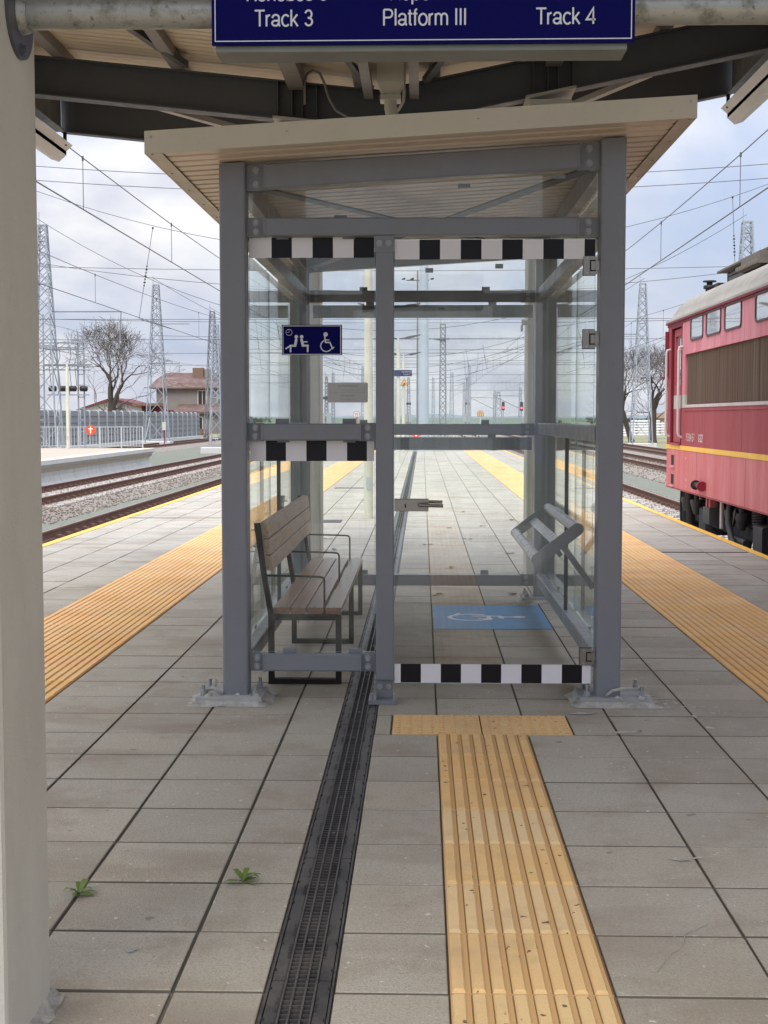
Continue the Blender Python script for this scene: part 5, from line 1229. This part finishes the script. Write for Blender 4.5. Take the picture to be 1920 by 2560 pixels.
def span(y, wires, label, xl=-20.6, xr=16.8, hang=(), r=1.0):
    t = thing('cross_span', (0,y,8), label, 'span wires', 'cross-span wires between the towers')
    for (z0, k, xc) in wires:
        b = MB(); b.tube([(xl+(xr-xl)*i/28, y, z0+k*(xl+(xr-xl)*i/28-xc)**2) for i in range(29)], .0105*r, 'wire', 5, False); part(b,'span_wire',t)
    for (xa, za, xb, zb_) in hang:
        b = MB(); a, e = Vector((xa,y,za)), Vector((xb,y,zb_)); b.tube([a,e], .013, 'wire', 5)
        for i in range(7): p = a.lerp(e,.42+i*.035); q = a.lerp(e,.42+i*.035+.012); b.tube([p,q], .055 if i%2 else .035, 'insul', 8)
        b.tube([a.lerp(e,.02),a.lerp(e,.0)],.04,'insul',8); part(b,'hanger',t)
        for dx in (0,): 
            b = MB(); b.tube([(xb,y,zb_),(xb+(1.4 if xb<0 else -1.4),y,zb_-.42)], .02, 'wire', 6); part(b,'steady_arm',t)
span(40, [(8.2,.0036,-.4),(7.8,.0036,-.4)], 'nearest pair of span wires crossing high over the platform')
span(60, [(8.4,.0115,-1.2),(7.7,.0008,0),(6.8,.0046,0),(5.63,.0001,0)], 'span wires hung with long insulators on both sides of the shelter', hang=((-11.65,9.6,-12.3,5.66),(13.2,10.8,13.4,6.9)), r=1.2)
span(73, [(5.95,.0172,-1.8),(6.35,.0006,0),(5.5,0,0)], 'span wires tied to the top of the big left tower', hang=((-6.2,6.3,-6.5,5.2),(5.9,6.9,5.6,5.2)), r=1.4)
span(106, [(5.95,.0172,-1.8),(7.4,.0006,0),(6.3,0,0),(5.4,0,0)], 'span wires between the tower by the house and the right tower', hang=((-10.2,7.2,-10.5,5.2),(4.6,6.9,4.9,5.1),(10.9,8.8,10.5,5.2)), r=1.7)
span(134, [(6.2,.0165,-1.8),(7.9,.0004,0),(5.5,0,0)], 'span wires behind the first four towers', hang=((4.2,7.9,4.6,5.3),), r=2)
span(165, [(6.6,.0150,-1.8),(9.0,.0003,0),(7.8,.0003,0),(5.5,0,0)], 'distant span wires above the two red signals', hang=((-9.2,8,-9.5,5.5),(4.9,9,5.2,5.5),(6.6,9,6.4,5.5)), r=2.4)
span(210, [(7.0,.0130,-1.8),(9.9,.0002,0),(5.5,0,0)], 'very distant span wires beyond the floodlight mast', r=3)

# ================================================================== NOISE BARRIER, HOUSES, TREES
t = thing('noise_barrier', (-24,80,-1), 'long grey noise barrier of ribbed panels behind the left railing', 'noise barrier')
yb = 74.0; pm = None; qm = None
while yb < 148:
    if pm is None:
        b = MB()
        for i in range(6): z = -.85+i*.455; b.prism([(-.03,z),(.0,z+.01),(.065,z+.05),(.065,z+.10),(.03,z+.40),(-.03,z+.43)],1,.07,2.68,'barrier')
        b.box(-.03,.03,.08,2.67,-1,1.85,'barrier'); pm = b.build('barrier_panel'); o = pm
        b = MB(); b.bevbox(-.10,.15,-.05,.05,-1,1.93,.01,'barrierpost'); qm = b.build('barrier_post'); q = qm
    else:
        o = pm.copy(); COL.objects.link(o); q = qm.copy(); COL.objects.link(q)
    o.location = (-24,yb,0); q.location = (-24,yb,0); own(t,o); own(t,q); yb += 2.75
b = MB(); b.bevbox(-24.3,-23.6,74,148.2,-1.02,-.55,.03,'precast'); part(b,'base_wall',t)

# two-storey house with a tiled half-hipped roof
t = thing('house', (-34,200,-1), 'grey rendered house with mottled red tiled roof and brick chimney behind the barrier', 'house')
b = MB(); b.box(-38.6,-27.4,200,210,-1,5.9,'render'); part(b,'wall',t)
b = MB(); X0, X1, Y0, Y1, ze, zr = -39.6, -26.6, 199.2, 210.8, 5.75, 8.0; ym = 205
P_ = dict(a=(X0,Y0,ze),b=(X1,Y0,ze),c=(X1,Y1,ze),d=(X0,Y1,ze),r0=(X0+1.6,ym,zr),r1=(X1-1.2,ym,zr), m0=(X0+.9,Y0+2.2,ze+1.3), m1=(X0+.9,Y1-2.2,ze+1.3))
b.face([P_['a'],P_['b'],P_['r1'],P_['r0'],P_['m0']],'tiles'); b.face([P_['c'],P_['d'],P_['m1'],P_['r0'],P_['r1']],'tiles'); b.face([P_['b'],P_['c'],P_['r1']],'tiles'); b.face([P_['d'],P_['a'],P_['m0'],P_['r0'],P_['m1']],'tiles')
b.box(X0,X1,Y0,Y1,ze-.2,ze-.002,'brick'); ro = b.build('roof'); own(t, ro)
b = MB(); b.bevbox(-33.8,-32.2,203,204.2,7.0,8.65,.05,'brick'); b.bevbox(-32.1,-30.9,203.2,204.2,7.0,8.45,.05,'render'); c = b.build('chimney'); c.parent = ro
def window(t, x0, x1, y, z0, z1):
    b = MB(); b.box(x0,x1,y-.06,y-.001,z0,z1,'winframe'); w_ = part(b,'window',t)
    b = MB(); b.box(x0+.12,(x0+x1)/2-.05,y-.075,y-.061,z0+.12,z1-.12,'windark'); b.box((x0+x1)/2+.05,x1-.12,y-.075,y-.061,z0+.12,z1-.12,'windark'); p = b.build('pane'); p.parent = w_
window(t,-32.6,-31.2,200,2.9,5.3); window(t,-29.8,-28.4,200,2.9,5.2)
b = MB(); b.box(-34.6,-28.0,196,199.99,-1,1.95,'render_dk'); part(b,'annex_wall',t)
b = MB(); b.prism([(195.4,1.9),(199.95,1.9),(199.95,3.3),(195.4,2.2)],0,-35.3,-27.5,'tiles'); part(b,'annex_roof',t)
window(t,-32.3,-31.2,196,-.8,1.5)
t = thing('shed', (-41,185,-1), 'long white shed with a dark red gabled roof behind the bare tree', 'shed')
gx = lambda px: (px-1056)*185/3450
b = MB(); b.prism([(gx(196),-1),(gx(388),-1),(gx(388),2.2),(gx(278),3.55),(gx(196),2.5)],1,185,197,'shedwhite'); part(b,'wall',t)
b = MB(); b.prism([(gx(190),2.45),(gx(192),2.35),(gx(278),3.58),(gx(392),2.15),(gx(394),2.35),(gx(280),4.0),(gx(276),4.0)],1,184.4,197.6,'shedroof'); part(b,'roof',t)
t = thing('shed', (-36,176,-1), 'low beige wall end between the white shed and the grey house', 'shed')
b = MB(); b.box((375-1056)*176/3450,(392-1056)*176/3450,176,182,-1,2.0,'render_lt'); part(b,'wall',t); b = MB(); b.box((330-1056)*176/3450,(393-1056)*176/3450,175.8,182.2,2.85,3.2,'brick'); b.box((345-1056)*176/3450,(393-1056)*176/3450,178,182,2.0,2.85,'shedroof'); part(b,'roof',t)
t = thing('brick_wall_post', (-27,150,-1), 'squat brown brick pier at the right end of the noise barrier', 'brick pier')
b = MB(); b.bevbox(-24.3,-23.1,148.6,149.6,-1,-.2,.05,'brick'); b.box(-24.1,-23.3,148.8,149.4,-.2,.15,'brick'); part(b,'pier',t)

mr = .012
def grow_tree(name, x, y, z0, H, spread, seed, label, trunk_r, lean=0, depth=7, group='bare winter trees', forks=3, start=.32):
    rr = random.Random(seed); t = thing(name, (x,y,z0), label, 'tree', group); tk = MB(); cr = MB()
    def limb(p, d, L, r, lv, mb):
        n_ = 4 if lv < 3 else 3; pts = [p]; rs = [r]; dd = d.copy()
        for i in range(n_):
            dd = (dd+Vector((rr.uniform(-1,1),rr.uniform(-1,1),rr.uniform(-.6,.8)))*(.22+.055*lv)).normalized(); pts.append(pts[-1]+dd*L/n_); rs.append(max(r*(1-.38*(i+1)/n_), mr))
        mb.tube(pts, rs, 'bark' if lv < 4 else 'twig', 8 if lv < 2 else (5 if lv < 4 else 3), False)
        if lv >= depth: return
        k = rr.choice((2,3,3)) if lv < 5 else rr.choice((2,3,3))
        for i in range(k):
            a = rr.uniform(0,2*PI); sp = rr.uniform(.45,1.25)*spread
            side = dd.orthogonal().normalized(); side.rotate(Matrix.Rotation(a,3,dd)); nd = (dd+side*sp+Vector((0,0,.12))).normalized()
            q = pts[-1] if i < 2 else pts[rr.choice((2,3)) if len(pts) > 3 else 2]
            limb(q, nd, L*(rr.uniform(.62,.86) if lv < 3 else rr.uniform(.72,.96)), rs[-1]*rr.uniform(.62,.82), lv+1, cr)
    base = Vector((x,y,z0)); top = base+Vector((lean,0,H*start))
    tk.tube([base, base.lerp(top,.12), base.lerp(top,.5), top], [trunk_r*1.35, trunk_r*1.05, trunk_r*.92, trunk_r*.95], 'bark', 14, False)
    for i in range(forks):
        a = 2*PI*i/forks+rr.uniform(-.4,.4); d = Vector((math.cos(a)*.42,math.sin(a)*.3,1)).normalized()
        limb(top-Vector((0,0,H*.02)), d, H*.20, trunk_r*.58, 1, tk)
    for i in range(3):
        a = rr.uniform(0,2*PI); limb(base.lerp(top,rr.uniform(.6,.95)), Vector((math.cos(a),math.sin(a),.25)).normalized(), H*.15, trunk_r*.22, 4, cr)
    part(tk,'trunk',t); part(cr,'crown',t)
grow_tree('bare_tree', -26.4,117,-.9,10.6,.62,12,'large bare tree with a thick dark trunk in front of the white shed', .36, depth=7)
grow_tree('bare_tree', 19.3,128,-.9,9.0,.7,31,'bare tree with slanting trunk just left of the right tower', .24, lean=-.9, depth=7)
grow_tree('bare_tree', 20.9,126,-.9,9.2,.7,44,'thicker bare tree directly behind the right tower', .32, depth=7)
grow_tree('bare_tree', -33.0,150,-.9,5.5,.95,51,'low bare scrub tree left of the white shed behind the gantry', .12, depth=6, forks=4, start=.15)
# sleeper stacks
for i, (xa, xb, y, nz, zz, lab) in enumerate(((22.0,23.6,155,3,-.7,'low stack of white concrete sleepers at the left of the row'),(22.6,25.6,150,6,-.55,'tall stack of white concrete sleepers behind the tower foot'),(25.4,28.6,152,5,-.55,'stack of white concrete sleepers half hidden by the locomotive'))):
    t = thing('sleeper_stack', ((xa+xb)/2,y,-.9), lab, 'sleeper stack', 'stacked concrete sleepers beside the line')
    for k in range(nz):
        for q in range(3):
            z = zz+k*.29; b = MB(); e = random.uniform(-.12,.12); b.bevbox(xa+e,xb+e,y+q*.36,y+q*.36+.28,z,z+.19,.03,'white'); part(b,'sleeper',t)
        for xx in (.2,.8): b = MB(); xq = xa+(xb-xa)*xx; b.box(xq-.05,xq+.05,y-.02,y+1.05,zz+k*.29+.1905,zz+k*.29+.2895,'brick'); part(b,'batten',t)
t = thing('hut', (30.5,190,-1), 'low pale hut on the horizon between the right tower and the locomotive', 'hut')
b = MB(); b.box(31.6,34.2,190,194,-1,1.3,'render_lt'); part(b,'wall',t); b = MB(); b.prism([(189.6,1.25),(194.4,1.25),(192,2.0)],0,31.3,34.5,'brick'); part(b,'roof',t)
# hedge-like tree line on the horizon
b = MB(); rr = random.Random(9)
for x0, x1, y, h0 in ((-190,-75,640,2.4),(70,260,640,2.4),(-90,-48,330,2.2)):
    x = x0
    while x < x1:
        w_ = rr.uniform(1.5,4); h = h0*rr.uniform(.45,1.1)
        for k in range(16):
            c = Vector((x+rr.uniform(-w_,w_)*.6, y+rr.uniform(-2,2), -1+h*rr.random())); q = rr.uniform(.35,1.0); a = rr.uniform(0,PI)
            b.face([c+Vector((q*math.cos(a+i*2.1),rr.uniform(-.4,.4),q*math.sin(a+i*2.1))) for i in range(3)],'treeline')
        x += w_*.6
tag(b.build('tree_line'), 'dark far-off belt of trees on the horizon', 'trees', kind='stuff')
t = None
# bracket on the right canopy column
b = MB(); b.bevbox(.868,.913,12.2,12.26,2.215,2.262,.004,'white'); b.bevbox(.862,.88,12.2,12.26,2.16,2.214,.004,'white'); part(b,'wall_bracket',cn)

# ================================================================== LOCOMOTIVE
lc = thing('locomotive', (5.2,13,-.55), 'old red and rose electric locomotive with brown grille and yellow line on the right track', 'locomotive')
LX, RX, LY0, LY1 = 3.73, 6.67, 4.6, 21.2
def lp(mb, name): return part(mb, name, lc)
def lsub(par, mb, name): o = mb.build(name); o.parent = par; return o
DY0, DY1 = 20.08, 20.86        # cab door
b = MB()
# skirt, lower body, upper body; the side is built in bands with real recesses for door and grille
b.box(LX, RX, LY0, LY1, .350, .938, 'lsalm')
b.box(LX, RX, LY0, DY0-.03, 1.002, 1.545, 'lcrim'); b.box(LX, RX, DY1+.03, LY1, 1.002, 2.82, 'lcrim'); b.box(LX+.07, RX, DY0-.0295, DY1+.0295, 1.002, 2.82, 'ldark')
b.box(LX, RX, 19.80, DY0-.0305, 1.5455, 1.73, 'lgrey'); b.box(LX, RX, 19.80, DY0-.0305, 1.7305, 2.82, 'lrose')
b.box(LX+.035, RX, LY0, 19.7995, 1.5455, 2.3, 'lgrille'); b.box(LX, RX, LY0, 19.7995, 2.3005, 2.82, 'lrose')
body = lp(b, 'body')
b = MB(); b.box(LX-.006, RX, LY0, LY1+.006, .9385, 1.0015, 'lyel'); lp(b, 'yellow_line')
b = MB(); b.box(LX-.018, LX+.034, LY0, 19.80, 1.5455, 1.585, 'lrail'); b.box(LX-.010, LX+.034, LY0, 19.80, 1.500, 1.5451, 'lcrim') ; b.box(LX-.006,LX+.034,LY0,19.78,2.296,2.312,'lrose'); lp(b, 'grille_sill')
b = MB(); y = 19.74; i = 0
while y > LY0+.2:
    y2 = y-1.05; b.box(LX+.020, LX+.0345, y2+.012, y, 1.588, 2.294, 'lgrille'); y = y2
lp(b, 'grille_panels')
b = MB()
for y in (18.9, 16.05, 12.9, 9.6):
    b.box(LX-.0015, LX-.0003, y, y+.006, .36, .93, 'ldark'); b.box(LX-.0015, LX-.0003, y+.2, y+.206, 1.01, 1.49, 'ldark')
b.box(LX-.003, LX-.0003, LY0, LY1, .352, .372, 'lcrim')
lp(b, 'panel_seams')
# roof
b = MB(); half = [(3.70,2.825),(3.70,2.86),(3.745,2.87),(3.79,2.97),(3.86,3.07),(3.97,3.16),(4.12,3.235),(4.35,3.31),(4.65,3.37),(4.95,3.395),(5.2,3.40)]
prof = half+[(10.4-x,z) for x, z in half[::-1][1:]]
n = len(prof); ysr = [LY0,LY1-.25,LY1-.05,LY1+.05]; sc_ = [1,1,.985,.94]
vs = []
for y, s_ in zip(ysr, sc_): vs += [(5.2+(x-5.2)*(1 if z < 2.9 else s_), y, 2.86+(z-2.86)*(s_ if z > 2.87 else 1)) for x, z in prof]
b.add(vs, [(j*n+i, (j+1)*n+i, (j+1)*n+i+1, j*n+i+1) for j in range(len(ysr)-1) for i in range(n-1)], 'lroof', True)
b.add(vs, [tuple(range(3*n,4*n))[::-1]], 'lroof'); b.add(vs, [tuple(range(n))], 'lroof')
roof = lp(b, 'roof')
b = MB(); b.box(LX-.035, LX-.001, LY0, LY1+.03, 2.795, 2.823, 'ldark'); b.box(LX-.012,LX-.0005,LY0,LY1,2.760,2.7945,'ldark'); lp(b, 'rain_gutter')
b = MB(); b.bevbox(4.30,4.75,LY0,20.5,3.505,3.535,.004,'lroofkit'); b.bevbox(4.38,4.9,LY0,20.1,3.425,3.455,.004,'lroofkit'); b.bevbox(4.36,4.98,LY0,20.0,3.30,3.40,.01,'lunder2')
for k in range(15): b.box(4.42,4.47,20.3-1.0*k,20.36-1.0*k,3.3405,3.5045,'lroofkit'); b.box(4.42,4.47,19.8-1.0*k,19.83-1.0*k,3.4555,3.5045,'lrail')
lsub(roof, b, 'roof_walkway')
b = MB(); b.bevbox(4.1,4.75,17.2,18.4,3.30,3.36,.01,'lroofkit'); b.bevbox(4.15,4.3,17.3,18.3,3.28,3.47,.01,'lroofkit'); lsub(roof, b, 'roof_box')
b = MB(); b.tube([(4.30,21.0,3.27),(4.30,21.0,3.33),(4.30,21.0,3.331),(4.30,21.0,3.38),(4.30,21.0,3.381),(4.30,21.0,3.43)], [.06,.06,.09,.09,.045,.045], 'lunder', 14); b.tube([(4.30,21.0,3.4305),(4.30,21.0,3.45)], .10, 'lunder', 14); b.bevbox(4.34,4.9,20.6,21.0,3.30,3.385,.01,'lunder'); lsub(roof, b, 'roof_insulator')
# windows: rubber surround with rounded corners, glass inside
def rwin(y0, y1, z0, z1, r=.075, e=.024):
    def rr_(g, rad):
        a0, a1, c0, c1 = y0+g, y1-g, z0+g, z1-g; pts = []
        for cy_, cz_, st in ((a1-rad,c0+rad,-90),(a1-rad,c1-rad,0),(a0+rad,c1-rad,90),(a0+rad,c0+rad,180)):
            pts += [(cy_+rad*math.cos(R(st+k*22.5)), cz_+rad*math.sin(R(st+k*22.5))) for k in range(5)]
        return pts
    A, B = rr_(0,r), rr_(e,r*.72); n_ = len(A); b = MB(); x = LX
    vs = [(x-.0005,y,z) for y,z in A]+[(x-.014,y+(0),z) for y,z in A]+[(x-.014,y,z) for y,z in B]+[(x+.0,y,z) for y,z in B]
    b.add(vs, [(i,(i+1)%n_,n_+(i+1)%n_,n_+i) for i in range(n_)]+[(n_+i,n_+(i+1)%n_,2*n_+(i+1)%n_,2*n_+i) for i in range(n_)]+[(2*n_+i,2*n_+(i+1)%n_,3*n_+(i+1)%n_,3*n_+i) for i in range(n_)], 'lrubber')
    w_ = lp(b, 'window'); b = MB(); b.face([(x-.004,y,z) for y,z in B][::-1], 'lglass'); lsub(w_, b, 'pane')
wins = [(18.57,19.42),(17.47,18.37),(16.35,17.26),(13.7,15.68),(11.4,12.3),(10.2,11.1),(6.8,8.7)]
for y0, y1 in wins: rwin(y0, y1, 2.462, 2.79)
# cab door with its window, rails and pocket steps
b = MB(); x = LX+.03; b.box(x, LX+.0695, DY0+.03, DY1-.03, 1.04, 1.53, 'lcrim'); b.box(x, LX+.0695, DY0+.03, DY1-.03, 1.5305, 1.73, 'lgrey'); b.box(x, LX+.0695, DY0+.03, DY1-.03, 1.7305, 1.88, 'lcrim')
b.box(x, LX+.0695, DY0+.03, DY0+.12, 1.8805, 2.70, 'lcrim'); b.box(x, LX+.0695, DY1-.14, DY1-.03, 1.8805, 2.70, 'lcrim'); b.box(x, LX+.0695, DY0+.1205, DY1-.1405, 2.60, 2.70, 'lcrim'); dr2 = lp(b, 'door')
b = MB(); b.box(LX+.055, LX+.066, DY0+.1205, DY1-.1405, 1.8805, 2.60, 'lglass'); lsub(dr2, b, 'door_window')
b = MB(); b.bevbox(LX+.015,LX+.0295,DY0+.08,DY0+.11,1.70,1.78,.002,'lrail'); lsub(dr2, b, 'door_handle')
b = MB(); b.box(LX-.008, LX+.02, DY0-.028, DY0+.0, 1.002, 2.76, 'ldark'); b.box(LX-.008, LX+.02, DY1+.0, DY1+.028, 1.002, 2.76, 'ldark'); b.box(LX-.008, LX+.02, DY0+.0005, DY1-.0005, 2.72, 2.76, 'ldark'); b.box(LX-.03,LX+.03,DY0+.0005,DY1-.0005,1.0025,1.03,'lcrim'); lp(b, 'door_frame')
for y in (19.98, 20.97):
    b = MB(); b.tube([(LX+.0,y,2.42),(LX-.05,y,2.41),(LX-.062,y,2.37),(LX-.062,y,1.20),(LX-.05,y,1.14),(LX+.0,y,1.12)], .019, 'lrail', 10, False); lp(b, 'handrail')
b = MB(); b.box(LX-.05, LX-.001, 21.13, 21.18, 2.02, 2.70, 'ldark'); b.box(LX-.09,LX-.02,21.11,21.2,1.99,2.019,'ldark'); lp(b, 'wind_deflector')
for z0, z1 in ((.70,.85),(.415,.565)):
    b = MB(); y0, y1 = 20.55, 20.80
    b.box(LX-.0008, LX-.0002, y0, y1, z0, z1, 'void'); b.box(LX-.006,LX-.0009,y0-.02,y0-.0005,z0-.01,z1+.02,'lsalm'); b.box(LX-.006,LX-.0009,y1+.0005,y1+.02,z0-.01,z1+.02,'lsalm'); b.box(LX-.03,LX-.0009,y0-.04,y1+.04,z0-.035,z0-.011,'lrose'); lp(b, 'step')
b = MB(); xx = LX-.05; b.tube([(xx,18.47,.50),(xx,18.66,.50)], .036, 'lunder', 18); b.tube([(xx,18.6605,.50),(xx,18.70,.50)], .066, 'lunder', 20); lp(b, 'socket_black')
b = MB(); b.tube([(xx,18.29,.50),(xx,18.4695,.50)], .036, 'lred', 18); b.tube([(xx,18.25,.50),(xx,18.2895,.50)], .066, 'lred', 20); lp(b, 'socket_red')
b = MB()
for s_, sz, y, z, sq in (('91 52 00 44 155-7',.16,19.67,1.075,.50),('BG-BDZP',.15,18.80,1.075,.50),('КРЕ',.05,19.70,.81,.9),('I',.05,19.62,.70,1),('II',.05,19.62,.60,1),('0 0',.05,19.64,.51,1),('0',.05,19.62,.42,1),('7',.06,19.18,.365,1)):
    t1 = text_mb(s_, sz, 'ltext', (LX-.0012,y,z), (0,-1,0), (0,0,1), 'LEFT', .0002, sq); b.add(t1.v, t1.f, 'ltext')
b.box(LX-.0015,LX-.001,18.55,18.66,1.078,1.085,'ltext'); lp(b, 'lettering')
# cab front
b = MB(); b.box(LX+.25, RX-.25, LY1+.001, LY1+.012, 1.9, 2.55, 'lglass'); lp(b, 'front_window')
for x in (4.32, 6.08):
    b = MB(); b.tube([(x,LY1,.50),(x,LY1+.42,.50)], .10, 'lunder', 16); b.tube([(x,LY1+.4205,.50),(x,LY1+.46,.50)], .24, 'lunder', 24); lp(b, 'buffer')
# running gear
b = MB(); b.box(4.55, 5.85, LY0+.4, LY1-.3, -.05, .349, 'lunder'); lp(b, 'underframe_light_block')  # plain dark mass added between the wheels to block light
for yw in (19.4, 16.2, 9.6, 6.4):
    for x in (4.45, 5.95):
        b = MB(); b.tube([(x-.065,yw,.03),(x+.065,yw,.03)], .58, 'lunder2', 40); b.tube([(x-.085,yw,.03),(x-.0655,yw,.03)], .44, 'lunder', 32); b.tube([(x-.13,yw,.03),(x-.0855,yw,.03)], .15, 'lunder2', 20); lp(b, 'wheel')
for yc in (17.8, 8.0):
    b = MB(); b.bevbox(3.98,4.14,yc-2.4,yc+2.4,-.10,.06,.02,'lunder'); 
    for yq in (yc-1.6,yc+1.6): b.bevbox(3.92,4.16,yq-.22,yq+.22,-.22,.14,.03,'lunder2')
    lp(b, 'bogie_frame')
    for yq in (yc-2.1,yc-1.1,yc+1.1,yc+2.1):
        b = MB(); b.tube([(4.06,yq+.10*math.cos(a*PI/4),.0605) if False else (4.06+.075*math.cos(a*PI/4),yq+.075*math.sin(a*PI/4),.075+.0042*a) for a in range(64)], .016, 'lunder2', 6); lp(b, 'coil_spring')
    b = MB(); b.bevbox(3.80,4.05,yc+.55,yc+.95,-.02,.21,.01,'lunder2'); b.box(3.82,3.90,yc+.60,yc+.68,.2105,.349,'lsalm'); b.box(3.82,3.90,yc+.80,yc+.88,.2105,.349,'lsalm'); lp(b, 'sand_box')
    for i, yq in enumerate((yc-.9,yc-.3,yc+1.9,yc+2.6)):
        b = MB(); b.tube([(3.9,yq,.349),(3.9,yq,.24)], .035, 'lunder2', 10); b.tube([(3.9,yq,.2395),(3.9,yq,.20),(3.9,yq,.12),(3.9,yq,.03)], [.085,.09,.07,.04], 'lunder2', 14); lp(b, 'brake_cylinder')
    b = MB(); b.bevbox(3.83,3.86,yc-.05,yc+.05,-.02,.33,.003,'lrail'); lp(b, 'bracket_plate')
    for k in range(3): b = MB(); b.tube([(3.93,yc-1.0,-.12-.10*k),(3.93,yc-.2,-.12-.10*k)], .042, 'lunder2', 12); lp(b, 'air_pipe')
    b = MB(); b.tube([(3.86,yc-.4,.33),(3.82,yc-.5,.1),(3.84,yc-.62,-.1),(3.86,yc-.9,-.24),(3.86,yc-2.8,-.26)], .038, 'lunder2', 10); lp(b, 'brake_pipe')
    b = MB(); b.tube([(3.80,yc-1.0,.30),(3.76,yc-1.08,.20),(3.77,yc-1.0,.10),(3.80,yc-.90,.16),(3.80,yc-.92,.27)], .012, 'lunder2', 6); lp(b, 'hose')
for y, r_ in ((20.95,.02),(20.6,.05),(20.25,.06)):
    b = MB(); b.tube([(3.92,y,.349),(3.92,y+.04,.1),(3.92,y,-.2),(3.94,y-.05,-.5)], r_, 'lunder', 8); lp(b, 'hanging_pipe')
b = MB(); b.bevbox(3.88,3.94,20.45,20.72,.17,.20,.003,'lrail'); lp(b, 'cab_step')
b = MB(); b.box(3.95,6.3,21.0,21.1,-.38,-.02,'lunder'); lp(b, 'rail_guard')
t1 = text_mb('55', .09, 'yline', (3.80,14.62,.06), (0,-1,0), (0,0,1), 'LEFT', .0002); b = MB(); b.bevbox(3.802,3.83,14.3,14.7,.02,.18,.004,'lunder'); lp(b,'number_plate'); b = MB(); b.add(t1.v,t1.f,'yline'); lp(b,'number')
